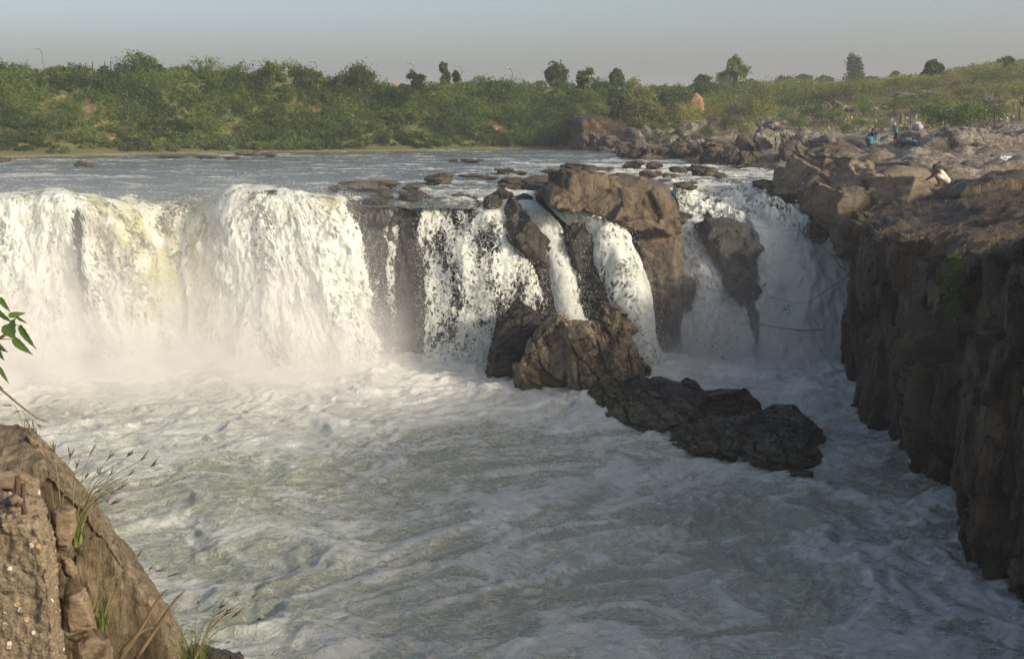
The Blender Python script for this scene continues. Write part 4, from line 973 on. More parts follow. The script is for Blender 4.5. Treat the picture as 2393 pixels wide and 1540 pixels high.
# ------------------------------------------------------------------ labels told by neighbours one can find
MARKS = [(1430, 440, "the brown outcrop"), (2000, 480, "the smooth tan boulder"), (1390, 310, "the dark promontory"), (2035, 322, "the bathers"), (2205, 415, "the crouching man"), (1625, 232, "the orange earth scar"),
         (1712, 190, "the tall pale tree"), (1996, 175, "the tall dark tree"), (2188, 170, "the spreading ridge tree"), (2345, 390, "the small side cascade"), (2150, 300, "the white shirted person"), (1180, 460, "the narrow stream"),
         (860, 470, "the dark wall trickles"), (600, 440, "the dome shaped fall"), (197, 385, "the black twin rock"), (2107, 278, "the thick fence post"), (1840, 440, "the right chute"), (2325, 280, "the tallest fence post"), (500, 360, "the far shore reef"), (1680, 380, "the rocky shoreline")]
USED = set()
def where(u, v, k=0):
    m = sorted(MARKS, key=lambda q: (q[0] - u) ** 2 + (1.6 * (q[1] - v)) ** 2)
    du, dv = u - m[k][0], (v - m[k][1]) * 1.6
    far = "just " if math.hypot(du, dv) < 70 else ("" if math.hypot(du, dv) < 150 else "well ")
    r = ("right of" if du > 0 else "left of") if abs(du) > abs(dv) else ("below" if dv > 0 else "above")
    return far + r + " " + m[k][2]
def unique(stem, u, v):
    for t in (lambda: where(u, v), lambda: where(u, v, 1), lambda: where(u, v, 2), lambda: where(u, v) + " and " + where(u, v, 1), lambda: where(u, v, 3), lambda: where(u, v, 1) + " and " + where(u, v, 2), lambda: where(u, v) + " and " + where(u, v, 3), lambda: where(u, v, 4)):
        L = stem + " " + t()
        if L not in USED and len(L.split()) <= 16: USED.add(L); return L
    USED.add(L); return L
def ground_hit(u, v, y0=52, y1=220):
    ys = np.arange(y0, y1, 0.25); d = ray(u, v); k = ys / d[1]
    x = d[0] * k; z = CAM_Z + d[2] * k; g = zr(x, ys)
    i = np.argmax(z <= g) if np.any(z <= g) else len(ys) - 1
    return np.array([x[i], ys[i], g[i]])

# ------------------------------------------------------------------ boulders in the river and along the right bank
def proto(seed):
    rng = np.random.default_rng(seed); d = rng.normal(size=(16, 3)); d /= np.linalg.norm(d, axis=1, keepdims=True)
    bm = bmesh.new(); hull_bm(bm, d * np.array([1, 1, 0.9]))
    me = remeshed(bm, 0.06); roughen(me, 0.32, 1.0, seed, block=0.9, crack=0.25, small=0.3)
    return me
PROTO = [proto(700 + k) for k in range(6)]
PM = {}
def proto_mat(k, mat):
    if (k, mat) not in PM:
        me = PROTO[k].copy(); me.name = "boulder"; me.materials.clear(); me.materials.append(M[mat]); PM[(k, mat)] = me
    return PM[(k, mat)]
BN = [0]
def stone(u, v, w, h, mat, desc, group, y=None, z=None, yaw=None, sink=0.35):
    BN[0] += 1; rg = random.Random(BN[0] * 13)
    p = WZ(u, v, ZU) if y is None and z is None else (W(u, v, y) if y else np.array(z))
    sc = p[1] / F_PX
    o = bpy.data.objects.new("boulder", proto_mat(BN[0] % 6, mat)); COL.objects.link(o)
    hw, hh = w * sc * 0.52, h * sc
    o.location = (p[0], p[1] + hw * 0.4, p[2] + hh * (0.5 - sink * 0.5)); o.scale = (hw, hw * 0.8, hh * (0.55 + sink * 0.45))
    o.rotation_euler = (0, 0, rg.uniform(-0.5, 0.5) + (math.pi if rg.random() < 0.5 else 0))
    return tag(o, unique(desc, u, v), "boulder", group)
RG = "boulders standing in the river"
for u, v, w, h, dsc in [(186, 389, 34, 13, "black left half of the twin rock"), (208, 389, 26, 9, "black right half of the twin rock"), (2, 378, 42, 9, "low brown rock"), (575, 363, 56, 11, "brown hummocky rock"),
                   (470, 370, 70, 5, "low brown reef"), (540, 371, 50, 5, "small low reef"), (620, 365, 60, 5, "thin brown reef"), (395, 367, 60, 4, "flat brown reef"),
                   (1025, 428, 78, 26, "brown peaked boulder"), (850, 444, 130, 26, "broad misty boulder"), (905, 440, 70, 16, "misty boulder"), (962, 446, 46, 15, "wet dark boulder"), (790, 446, 60, 12, "low misty boulder"), (1105, 378, 56, 6, "flat dark rock"), (1060, 377, 30, 5, "small flat rock"),
                   (1180, 404, 44, 13, "small wet boulder"), (1345, 404, 110, 20, "long brown boulder"), (1290, 405, 50, 10, "low brown boulder"), (1215, 408, 36, 8, "small dark rock"), (1240, 440, 150, 28, "wide brown ledge boulder"), (1190, 442, 60, 14, "low dark boulder"), (1410, 402, 46, 14, "round brown boulder"),
                   (1488, 394, 58, 18, "domed boulder"), (1532, 394, 50, 16, "brown wedge boulder"), (1448, 418, 66, 12, "flat brown boulder"), (1522, 416, 56, 18, "brown boulder"), (1566, 424, 48, 22, "dark wet boulder"), (1604, 440, 60, 20, "dark rounded boulder"),
                   (1636, 412, 84, 24, "long wet boulder"), (1682, 418, 44, 14, "small wet boulder"), (1728, 394, 40, 7, "flat wet rock"), (1590, 402, 50, 14, "low brown boulder"), (1806, 442, 70, 24, "dark blocky boulder"), (1838, 428, 56, 16, "brown boulder"), (1778, 436, 46, 16, "small dark boulder"), (1870, 446, 50, 22, "dark boulder"),
                   (1140, 420, 50, 8, "flat wet rock"), (1100, 414, 60, 7, "low wet rock")]:
    stone(u, v, w, h, 'river_rock', dsc, RG)
for u, v, w, h, y, dsc in [(1602, 512, 36, 18, 53.5, "small dark boulder"), (1684, 482, 22, 18, 56.6, "black stone poking from the rapids"), (1655, 474, 14, 14, 57, "little black stone in the rapids"), (1705, 492, 26, 8, 55.9, "flat black stone awash in the rapids"),
                      (1172, 470, 60, 26, 50.8, "dark olive boulder at the lip"), (1152, 492, 50, 40, 50.4, "dark mossy boulder on the lip"), (1090, 472, 70, 22, 51.2, "black wet lip boulder"), (828, 492, 56, 32, 50.9, "rounded dark bump on the lip"), (896, 478, 66, 28, 50.9, "rounded dark lip boulder"), (962, 470, 80, 24, 50.9, "broad dark lip boulder"), (1225, 470, 46, 16, 51.4, "small wet lip boulder")]:
    stone(u, v, w, h, 'rib' if v > 465 else 'river_rock', dsc, "boulders on the lip of the falls", y=y)
rr = random.Random(21)
SB = "boulders heaped along the right shoreline"
for k in range(64):
    t = rr.random(); u = 1345 + t * 660; base = np.interp(u, [1340, 1500, 1700, 1880, 2000], [346, 366, 382, 396, 408]); v = base - rr.random() ** 1.3 * (46 + 20 * t)
    p = ground_hit(u, v); w = rr.uniform(24, 74) * (0.8 + 0.4 * t); h = w * rr.uniform(0.35, 0.7)
    pale = v < base - 26
    stone(u, v, w, h, 'bank_rock' if pale else 'river_rock', ("large " if w > 60 else ("small " if w < 38 else "")) + ("flat " if h < 0.45 * w else "") + ("pale grey boulder" if pale else "brown boulder"), SB, z=p, sink=0.7)
UB = "boulders among the shrubs on the right bank"
for u, v, w, h, pale in [(1925, 262, 46, 22, 0), (1955, 256, 40, 18, 0), (1990, 262, 30, 12, 0), (1780, 296, 60, 26, 1), (1815, 302, 54, 24, 1), (1745, 306, 50, 20, 1), (1840, 330, 60, 26, 1), (1880, 322, 50, 22, 1), (2120, 232, 56, 16, 1), (2170, 226, 60, 16, 1), (2210, 236, 50, 14, 1), (2090, 250, 46, 14, 1),
                     (2260, 220, 60, 16, 1), (1730, 250, 60, 22, 0), (1760, 258, 50, 18, 0), (2330, 240, 50, 14, 1), (2050, 262, 50, 16, 1)]:
    p = ground_hit(u, v); stone(u, v, w, h, 'bank_rock' if pale else 'river_rock', "pale flat boulder" if pale else "dark rusty boulder", UB, z=p, sink=0.6)
# big shelves and outcrops of the bank
def shelf(label, pts, y, thick, mat, seed, amp=0.6, freq=0.3):
    hull_rock("rock_shelf", label, "rock shelf", [O(pts, y, thick=thick, back=0.95)], 0.13, M[mat], amp, freq, seed, group="rock shelves of the right bank", block=0.6, crack=0.2)
shelf("dark square promontory rock standing in the river under olive trees", [(1338, 345), (1340, 280), (1352, 268), (1420, 274), (1470, 300), (1500, 335), (1440, 352)], 112, 9, 'cliff', 801)
shelf("broad grey rock shelf behind the crouching man", [(2120, 345), (2150, 318), (2230, 318), (2320, 305), (2430, 296), (2440, 395), (2330, 402), (2200, 392), (2110, 380)], 76, 9, 'bank_rock', 802)
shelf("jumbled brown rock shelf left of the grey shelf", [(1845, 385), (1850, 345), (1905, 326), (1990, 330), (2060, 345), (2110, 372), (2090, 402), (1960, 405)], 79, 8, 'river_rock', 803)
shelf("pale rounded boulder shelf the white shirted person bends over", [(2095, 334), (2110, 318), (2150, 314), (2215, 306), (2240, 318), (2230, 345), (2120, 345)], 78, 3, 'bank_rock', 804)
shelf("tan rock hump in front of the crouching man", [(2020, 448), (2045, 405), (2100, 392), (2160, 402), (2195, 436), (2190, 470), (2060, 475)], 52.5, 5, 'tan', 805, 0.4)
M['soil'] = rock_mat('orange_earth', (0.30, 0.17, 0.085), (0.42, 0.25, 0.13), (0.26, 0.15, 0.08), 0.8, 0.9, (1, 1, 0.4), bump=.8)
hull_rock('earth_scar', 'steep orange earth scar cut in the green bank', 'earth scar', [O([(1604, 262), (1612, 234), (1627, 213), (1638, 228), (1645, 262)], 110, thick=3)], 0.15, M['soil'], 0.35, 0.6, 808)
shelf("rock step under the side cascade", [(2285, 418), (2310, 398), (2334, 368), (2400, 366), (2420, 418)], 62.6, 3, 'bank_rock', 809, 0.3)
shelf("low brown rock ridge right of the crouching man", [(2205, 462), (2240, 430), (2300, 414), (2400, 410), (2440, 430), (2440, 480), (2230, 480)], 47.5, 6, 'cliff', 806, 0.4)
shelf("brown rock step between the tan boulder and the shelf", [(1985, 412), (2020, 388), (2110, 384), (2180, 396), (2170, 425), (2040, 430)], 60, 5, 'river_rock', 807, 0.4)
fall("small side cascade slipping off the grey shelf at the right edge",
     [[(2338, 366, 62.5), (2352, 365, 62.5), (2366, 366, 62.5)], [(2328, 382, 61.8), (2345, 381, 61.8), (2362, 383, 61.8)], [(2308, 400, 61), (2328, 402, 60.8), (2350, 404, 60.8)], [(2290, 414, 60), (2320, 416, 59.8), (2350, 416, 59.8)]],
     0.9, 1.0, amp=0.4, seed=12, spray=500)

# ------------------------------------------------------------------ shrubs on the right bank
def shrub_proto(seed, mat, r, n, per, leaf, aspect, up):
    o = empty("shrub", (0, 0, 0), "x", "shrub"); a = leaf_cloud(seed, r, n, per, leaf, aspect, up=up, low=-0.15, shell=0.35, clump=0.26)
    a = (a[0] + np.array((0, 0, r[2] * 0.62)), *a[1:])
    link("foliage", cloud_mesh([a]), M[mat], o); link("stems", stems(seed, r, r[2] * 0.4, 7, 0.035), M['bark'], o)
    return o
SHP = [("olive feathery shrub", shrub_proto(901, 'leaf_olive', (1.5, 1.4, 1.5), 60, 30, 0.15, 0.35, 0.9)), ("tall wispy olive shrub", shrub_proto(902, 'leaf_olive', (1.1, 1.1, 1.9), 60, 26, 0.15, 0.35, 1.2)),
       ("bright lime green shrub", shrub_proto(903, 'leaf_lime', (1.3, 1.2, 1.2), 50, 28, 0.14, 0.5, 0.5)), ("dark green shrub", shrub_proto(904, 'leaf_dark', (1.5, 1.4, 1.3), 56, 28, 0.15, 0.5, 0.2)), ("grey green bushy shrub", shrub_proto(905, 'leaf_pale', (1.5, 1.4, 1.4), 60, 28, 0.14, 0.4, 0.7))]
def copy_tree(o):
    c = o.copy(); COL.objects.link(c)
    for ch in o.children:
        d = ch.copy(); COL.objects.link(d); d.parent = c; d.matrix_parent_inverse = ch.matrix_parent_inverse
    return c
seen = set()
def shrub(kind, u, v, w, h):
    p = ground_hit(u, v); nm, pr = SHP[kind]; sc = p[1] / F_PX; r = (1.5, 1.1, 1.3, 1.5, 1.5)[kind]; rz = (1.5, 1.9, 1.2, 1.3, 1.4)[kind]
    o = pr if kind not in seen else copy_tree(pr); seen.add(kind)
    o.location = p - np.array((0, 0, 0.1)); o.rotation_euler = (0, 0, rr.uniform(0, 6.28)); k = w * sc * 0.5 / r; o.scale = (k, k, h * sc / (1.75 * rz))
    o["label"] = unique(nm, u, v); o["group"] = "shrubs on the right bank"
for u, v, w, h, k in [(1600, 318, 84, 70, 0), (1655, 300, 70, 66, 1), (1700, 282, 90, 64, 0), (1745, 272, 76, 60, 4), (1775, 305, 80, 70, 0), (1810, 262, 90, 66, 0), (1850, 268, 80, 60, 4), (1880, 246, 90, 58, 0), (1935, 240, 96, 56, 0), (1985, 236, 90, 52, 4), (2035, 232, 86, 52, 0),
                      (1650, 262, 80, 60, 3), (1690, 250, 70, 50, 4), (1735, 240, 84, 52, 0), (1790, 232, 80, 48, 1), (1840, 226, 80, 46, 0), (1900, 222, 84, 44, 4), (1960, 218, 80, 40, 0), (2020, 214, 84, 42, 0), (2075, 216, 80, 46, 0), (2120, 208, 84, 48, 0), (2160, 212, 76, 46, 4),
                      (2220, 206, 84, 52, 0), (2270, 196, 84, 54, 1), (2310, 190, 90, 56, 0), (2350, 200, 90, 56, 4), (2390, 190, 80, 60, 0), (2250, 240, 80, 52, 0), (2300, 236, 80, 50, 0), (2345, 246, 84, 54, 0), (2390, 250, 80, 60, 1), (2205, 262, 64, 46, 1), (2150, 262, 70, 44, 4), (2090, 272, 70, 44, 0), (2020, 272, 70, 44, 4),
                      (1950, 290, 60, 34, 2), (1900, 292, 64, 40, 3), (2180, 302, 70, 60, 2), (2215, 308, 80, 44, 3), (2265, 304, 80, 60, 2), (2300, 300, 70, 50, 3), (1650, 330, 44, 34, 2), (1560, 330, 34, 18, 2), (1520, 334, 44, 18, 2), (1860, 312, 50, 36, 2), (1740, 330, 50, 40, 0), (1700, 322, 60, 34, 3), (2010, 300, 46, 22, 2), (2060, 305, 44, 24, 0), (1980, 312, 40, 20, 2), (1830, 292, 50, 34, 4)]:
    shrub(k, u, v, w * 1.2, h * (0.85 if v < 225 else (1.05 if v < 245 else 1.3)))

# ------------------------------------------------------------------ lamps, posts and poles
M['iron'] = plain_mat("rusty_iron", (0.075, 0.05, 0.035), 0.8, 0.4, 20)
M['steel'] = plain_mat("grey_paint", (0.20, 0.20, 0.19), 0.6, 0.3, 10)
M['lamp'] = plain_mat("pale_lamp_head", (0.34, 0.35, 0.35), 0.4, 0.1, 10)
M['white'] = plain_mat("white_post", (0.62, 0.60, 0.55), 0.8, 0.2, 10)
M['wood'] = plain_mat("weathered_wood", (0.20, 0.14, 0.08), 0.85, 0.4, 14)
lamp0 = None
def lamp_parts(o, h):
    link("pole", poly_mesh([tube([(0, 0, 0), (0, 0, h - 1.1)], [0.15, 0.12], 8), tube([(0, 0, 0), (0, 0, 0.5)], [0.22, 0.19], 8)]), M['steel'], o)
    link("arm", poly_mesh([tube(crom([(0, 0, h - 1.15), (-0.06, 0, h - 0.6), (-0.32, 0, h - 0.18), (-0.75, 0, h)], 9), [0.10] * 9, 6)]), M['steel'], o)
    link("lamp_head", poly_mesh([tube([(-0.7, 0, h + 0.01), (-0.85, 0, h + 0.03), (-1.15, 0, h + 0.03), (-1.3, 0, h + 0.0)], [0.08, 0.14, 0.13, 0.04], 8)]), M['lamp'], o)
for i, (u, vt, lab) in enumerate([(98, 114, "curved arm street lamp farthest left on the far crest"), (310, 116, "street lamp just left of the wide leafy crest tree"), (466, 134, "street lamp over the bare crest between two trees"), (611, 142, "street lamp just left of the little tufted tree"), (741, 144, "street lamp over the low bushy tree"),
                                  (860, 152, "street lamp rising behind the dome shaped tree"), (968, 148, "street lamp between the dome shaped and the slim trees"), (1080, 154, "street lamp right of the tiny pointed tree"), (1198, 160, "street lamp farthest right on the far crest")]):
    y = 190; t = W(u, vt, y); x = t[0]; zb = float(far_h(np.array([x]), np.array([y - shore_y(x)]))[0])
    o = empty("street_lamp", (x, y, zb), lab, "street lamp", "street lamps along the far crest"); lamp_parts(o, t[2] - zb)
def pole(name, label, cat, base, top, r, mat, group, parent=None):
    b, t = np.array(base), np.array(top); d = t - b
    n = 5; pts = [d * k / n + np.array((math.sin(k * 1.9) * r * 0.35, math.cos(k * 2.3) * r * 0.35, 0)) for k in range(n + 1)]
    return tag(link(name, poly_mesh([tube(pts, [r] * n + [r * 0.8], 7)]), M[mat], loc=tuple(b)), label, cat, group)
for u, v0, v1, lean, mat, lab in [(200, 172, 147, 0, 'iron', "thin dark pole nearest the first street lamp"), (216, 172, 145, 0, 'iron', "thin dark pole second from the first street lamp"), (243, 172, 144, 2, 'iron', "thin dark pole leaning slightly above the crest scrub"), (262, 172, 143, -4, 'iron', "thin dark pole tilted left above the crest scrub"), (110, 166, 140, -9, 'steel', "slanting brace pole beside the first street lamp"),
                                 (283, 172, 152, 0, 'white', "white marker post right of the thin dark poles"), (546, 172, 156, 0, 'white', "white marker post between the bare crest lamps"), (669, 178, 162, 0, 'white', "white marker post right of the little tufted tree"), (904, 204, 180, 0, 'iron', "thin dark pole right of the dome shaped tree")]:
    pole("post", lab, "post", W(u, v0 + 14, 124), W(u + lean, v1, 124), 0.10 if mat == 'white' else 0.06, mat, "posts and poles along the far crest")
for u, v0, v1, r, mat, lab in [(1962, 298, 271, .05, 'iron', "rusty fence post farthest left"), (1994, 294, 267, .05, 'iron', "rusty fence post beside the yellow cloth"), (2066, 294, 270, .05, 'iron', "rusty fence post above the bathers"), (2107, 290, 267, .16, 'wood', "thick square wooden fence post"), (2128, 294, 272, .05, 'iron', "rusty fence post right of the thick one"),
                           (2208, 300, 260, .06, 'iron', "tall rusty fence post in the lime shrubs"), (2261, 298, 266, .05, 'iron', "rusty fence post right of the lime shrubs"), (2325, 302, 255, .06, 'iron', "tallest rusty fence post on the grey shelf"), (2384, 284, 254, .05, 'iron', "rusty fence post at the right edge")]:
    p = ground_hit(u, v0); t = W(u, v1, p[1]); pole("fence_post", lab, "fence post", p - np.array((0, 0, .2)), t, r, mat, "fence posts on the right bank")
def rag(u, v, col, lab):
    p = ground_hit(u, v); k = p[1] / F_PX; rg = np.random.default_rng(int(u * 7 + v))
    d = rg.normal(size=(12, 3)); d /= np.linalg.norm(d, axis=1, keepdims=True); bm = bmesh.new(); hull_bm(bm, d * np.array((3.6, 2.6, 5.2)) * k)
    me = remeshed(bm, 0.04); roughen(me, 0.08, 3, int(u), block=0.5, crack=0.2)
    if col not in M: M[col] = plain_mat(col + "_cloth", {'pale': (0.42, 0.41, 0.40), 'yellow': (0.65, 0.45, 0.05), 'blue': (0.30, 0.36, 0.45)}[col], 0.9, 0.2, 6)
    tag(link("cloth_scrap", me, M[col], loc=tuple(p + np.array((0, 0, 0.2)))), lab, "cloth scrap", "scraps of cloth and plastic along the fence")
for u, v, c, lab in [(1990, 284, 'yellow', "yellow scrap of cloth on the rusty fence post"), (2022, 286, 'yellow', "small yellow scrap left of the bathers"), (1975, 290, 'blue', "bluish scrap between the two left fence posts")]: rag(u, v, c, lab)
for i, (u, v) in enumerate([(1952, 284), (2046, 290), (2082, 288), (2090, 296), (2118, 284), (2140, 280), (2192, 276), (2222, 280), (2236, 282), (2250, 278), (2278, 284), (2290, 280), (2306, 286), (2338, 292), (2352, 288), (2366, 282)]):
    rag(u, v, 'pale', unique("pale scrap of plastic", u, v))

# ------------------------------------------------------------------ people
M['skin'] = plain_mat("brown_skin", (0.14, 0.07, 0.04), 0.6, 0.15, 8)
M['hair'] = plain_mat("black_hair", (0.012, 0.010, 0.009), 0.5, 0.3, 30)
for nm, c in dict(c_white=(0.50, 0.49, 0.47), c_cream=(0.68, 0.62, 0.50), c_turq=(0.03, 0.22, 0.26), c_cyan=(0.07, 0.24, 0.34), c_navy=(0.02, 0.03, 0.09), c_jeans=(0.25, 0.33, 0.42), c_black=(0.02, 0.02, 0.022), c_red=(0.30, 0.03, 0.03), c_grey=(0.22, 0.22, 0.22)).items():
    M[nm] = plain_mat(nm[2:] + "_fabric", c, 0.9, 0.25, 9)
def capsule(bm, a, b, ra, rb):
    a, b = np.array(a, float), np.array(b, float); d = b - a; L = np.linalg.norm(d) + 1e-6; d /= L
    s = np.cross(d, (0, 0, 1.0) if abs(d[2]) < .9 else (1.0, 0, 0)); s /= np.linalg.norm(s); t = np.cross(d, s); pts = []
    for c, r, sg in ((a, ra, -1), (b, rb, 1)):
        for k in range(3):
            e = k * 0.6
            for j in range(10): pts.append(c + sg * d * r * math.sin(e) + r * math.cos(e) * (s * math.cos(j * .6283) + t * math.sin(j * .6283)))
        pts.append(c + sg * d * r)
    hull_bm(bm, pts)
def ellip(bm, c, r):
    m = bmesh.ops.create_icosphere(bm, subdivisions=2, radius=1.0)
    for v in m['verts']: v.co = Vector([c[i] + v.co[i] * r[i] for i in range(3)])
def person(label, loc, yaw, J, wear, sc=1.0, vox=0.012):
    """J: joints in metres, facing +y. One body surface; hair and clothes are its children."""
    def side(k, s): p = J[k + ("_l" if s < 0 else "_r")] if k + "_l" in J else (J[k][0] * s, *J[k][1:]); return np.array(p, float)
    pel, che, nek, hd = [np.array(J[k], float) for k in ('pelvis', 'chest', 'neck', 'head')]
    seg = []
    seg += [("hip", pel + (-.07, 0, 0), pel + (.07, 0, 0), .125, .125), ("torso", pel, che, .125, .135), ("chest", che + (-.09, 0, .02), che + (.09, 0, .02), .115, .115), ("neck", che, nek, .07, .052), ("nk", nek, hd, .052, .06)]
    fw = np.array(J.get('face', (0, 1, 0)), float); fw /= np.linalg.norm(fw); up = np.array(J.get('crown', (0, 0, 1)), float); up -= fw * fw.dot(up); up /= np.linalg.norm(up); rt = np.cross(fw, up)
    seg += [("skull", hd + up * .035 - fw * .012, hd + up * .035 + fw * .02, .092, .088), ("jaw", hd, hd - up * .075 + fw * .045, .075, .045), ("nose", hd + fw * .085 + up * .0, hd + fw * .112 - up * .018, .010, .014), ("lip", hd + fw * .082 - up * .052 - rt * .016, hd + fw * .082 - up * .052 + rt * .016, .010, .010)]
    for s in (-1, 1):
        sh, el, wr = side('shoulder', s), side('elbow', s), side('wrist', s); hp, kn, an, to = side('hip', s), side('knee', s), side('ankle', s), side('toe', s)
        seg += [("clav", che + (0, 0, .06), sh, .07, .058), ("uarm", sh, el, .056, .042), ("farm", el, wr, .043, .028), ("thigh", hp, kn, .092, .058), ("shin", kn, an, .058, .036), ("foot", an - (0, 0, .03), to, .040, .030),
                ("ear", hd + rt * s * .088, hd + rt * s * .094 + up * .03, .014, .016), ("brow", hd + fw * .088 + up * .030 + rt * s * .02, hd + fw * .080 + up * .032 + rt * s * .05, .010, .010)]
        f = wr - el; f /= np.linalg.norm(f); cr = np.cross(f, (0, 1.0, .2)); cr /= np.linalg.norm(cr); nm_ = np.cross(cr, f); pm = wr + f * .085
        seg.append(("palm", wr + f * .02, pm, .030, .034))
        for q, (off, ln) in enumerate(((-.03, .062), (-.010, .078), (.011, .072), (.031, .055))):
            b0 = pm + cr * off; m0 = b0 + f * ln * .55 + nm_ * .010; seg += [("fing", b0, m0, .0095, .0085), ("fing", m0, m0 + f * ln * .40 + nm_ * .022, .0085, .007)]
        th = wr + f * .035 + cr * -s * .034; seg += [("thumb", th, th + f * .03 + cr * -s * .03, .012, .010), ("thumb", th + f * .03 + cr * -s * .03, th + f * .06 + cr * -s * .036, .010, .008)]
    bm = bmesh.new()
    for n_, a, b, ra, rb in seg: capsule(bm, a, b, ra, rb)
    o = link("person", remeshed(bm, vox), M['skin'], loc=tuple(loc)); o.rotation_euler = (0, 0, yaw); o.scale = (sc,) * 3
    o.data.polygons.foreach_set("use_smooth", np.ones(len(o.data.polygons), bool)); tag(o, label, "person", "people on the rocks")
    bm = bmesh.new(); ellip(bm, hd + up * .055 - fw * .022, (.108, .108, .092)); ellip(bm, hd - fw * .055 + up * .0, (.085, .07, .085))
    me = remeshed(bm, 0.02); roughen(me, .02, 14, 5); link("hair", me, M['hair'], o)
    for nm, parts, grow, mat in wear:
        bm = bmesh.new()
        for n_, a, b, ra, rb in seg:
            if n_ in parts:
                k = parts[n_]; capsule(bm, a, a + (b - a) * k, ra + grow, ra + (rb - ra) * k + grow * 1.1)
        me = remeshed(bm, 0.016); roughen(me, .018, 6, 8, block=.5, crack=.1); link(nm, me, M[mat], o)
    return o
SHIRT = {"torso": 1, "chest": 1, "clav": 1, "uarm": .75, "hip": 1}; VEST = {"torso": 1, "chest": 1, "hip": 1}; TROU = {"hip": 1, "thigh": 1, "shin": .9}; SHORT = {"hip": 1, "thigh": .75}
STAND = dict(pelvis=(0, 0, .90), chest=(0, .02, 1.24), neck=(0, .03, 1.42), head=(0, .06, 1.53), shoulder=(.19, .02, 1.35), elbow=(.25, 0, 1.08), wrist=(.24, .10, .86), hip=(.09, 0, .88), knee=(.11, .03, .49), ankle=(.11, 0, .08), toe=(.13, .17, .035))
BENT = dict(STAND, chest=(0, .28, 1.10), neck=(0, .43, 1.12), head=(0, .54, 1.08), face=(0, .6, -.8), crown=(0, .8, .6), shoulder=(.19, .36, 1.14), elbow=(.22, .42, .86), wrist=(.16, .50, .64))
SQUAT = dict(pelvis=(0, -.12, .24), chest=(0, .12, .52), neck=(0, .24, .66), head=(0, .33, .74), face=(0, .9, -.45), crown=(0, .45, .9), shoulder=(.18, .18, .60), elbow=(.22, .40, .42), wrist=(.12, .56, .30), hip=(.10, -.10, .24), knee=(.17, .32, .48), ankle=(.13, .10, .08), toe=(.16, .27, .035))
p = W(2203, 436, 49.5)
person("crouching dark haired man in a cream vest and wrap on the cliff top", p, R_(75), SQUAT, [("vest", VEST, .02, 'c_cream'), ("wrap", SHORT, .03, 'c_cream')], 1.12)
stand_ = lambda u, vfoot, y: W(u, vfoot, y)
person("bending person in a loose white shirt seen from behind", stand_(2148, 332, 82), R_(20), BENT, [("shirt", dict(SHIRT, hip=0.8), .045, 'c_white'), ("trousers", TROU, .02, 'c_grey')], 1.15)
person("girl in a cyan top and black shorts stepping over the rocks", stand_(2093, 339, 78), R_(70), dict(STAND, chest=(0, .10, 1.22), neck=(0, .17, 1.38), head=(0, .22, 1.48), knee_l=(-.11, .16, .50), knee_r=(.11, .0, .49), ankle_l=(-.11, .08, .08), ankle_r=(.11, -.16, .08), toe_l=(-.12, .25, .035), toe_r=(.12, .0, .035), wrist=(.20, .25, .88)),
       [("top", SHIRT, .025, 'c_cyan'), ("shorts", dict(SHORT), .05, 'c_black'), ("sash", {"hip": 1}, .035, 'c_red')], 0.82)
person("bare chested boy bending beside the turquoise bather", stand_(2036, 338, 80), R_(-60), dict(BENT, chest=(0, .14, 1.18), neck=(0, .24, 1.32), head=(0, .32, 1.40), shoulder=(.18, .18, 1.28), elbow=(.22, .30, 1.04), wrist=(.18, .50, .95)), [("shorts", SHORT, .02, 'c_black')], 0.85)
person("bather squatting in a turquoise shirt with their back turned", stand_(2034, 342, 78), R_(10), SQUAT, [("shirt", SHIRT, .04, 'c_turq'), ("shorts", SHORT, .02, 'c_black')], 0.95)
person("person bent double in pale jeans and a navy top", stand_(2050, 342, 82), R_(15), BENT, [("jeans", TROU, .025, 'c_jeans'), ("top", SHIRT, .025, 'c_navy')], 0.85)
person("child in a cyan shirt sitting low among the boulders", stand_(2141, 348, 75), R_(40), SQUAT, [("shirt", SHIRT, .03, 'c_cyan'), ("shorts", SHORT, .02, 'c_black')], 0.85)

# ------------------------------------------------------------------ fishing frame and lines across the chute
M['bamboo'] = plain_mat("bamboo", (0.30, 0.20, 0.11), 0.7, 0.3, 20)
M['cord'] = plain_mat("thin_cord", (0.16, 0.16, 0.16), 0.8, 0.2, 20)
fr = empty("fishing_frame", tuple(W(1890, 770, 47.5)), "bamboo pole and cord of a fishing net slung before the right chute", "fishing frame")
b0 = W(1890, 770, 47.5)
def q_(*pts): return [np.array(W(u, v, y)) - b0 for u, v, y in pts]
link("pole", poly_mesh([tube(crom(q_((1775, 757, 48.5), (1840, 769, 48), (1890, 772, 47.5), (1922, 770, 47.2)), 10), [.02] * 4 + [.035] * 6, 6)]), M['bamboo'], fr)
link("rope", poly_mesh([tube(crom(q_((1996, 636, 47.5), (1940, 672, 47.3), (1900, 700, 47.2), (1889, 708, 47.2)), 8), [.016] * 8, 5)]), M['cord'], fr)
link("net_line", poly_mesh([tube(crom(q_((1889, 708, 47.2), (1896, 735, 47.2), (1915, 762, 47.2)), 6), [.010] * 6, 4), tube(crom(q_((1889, 708, 47.2), (1850, 706, 47.8), (1800, 694, 48.3)), 6), [.008] * 6, 4), tube(crom(q_((1880, 772, 47.5), (1868, 782, 47.4), (1850, 780, 47.5), (1820, 768, 48)), 6), [.007] * 6, 4)]), M['cord'], fr)
tag(link("line", poly_mesh([tube(crom([W(1590, 495, 50.4), W(1750, 528, 50.2), W(1900, 541, 49.5), W(2014, 543, 48.4)], 12), [.010] * 12, 4)]), M['cord']), "thin cord stretched from the outcrop to the cliff", "line")

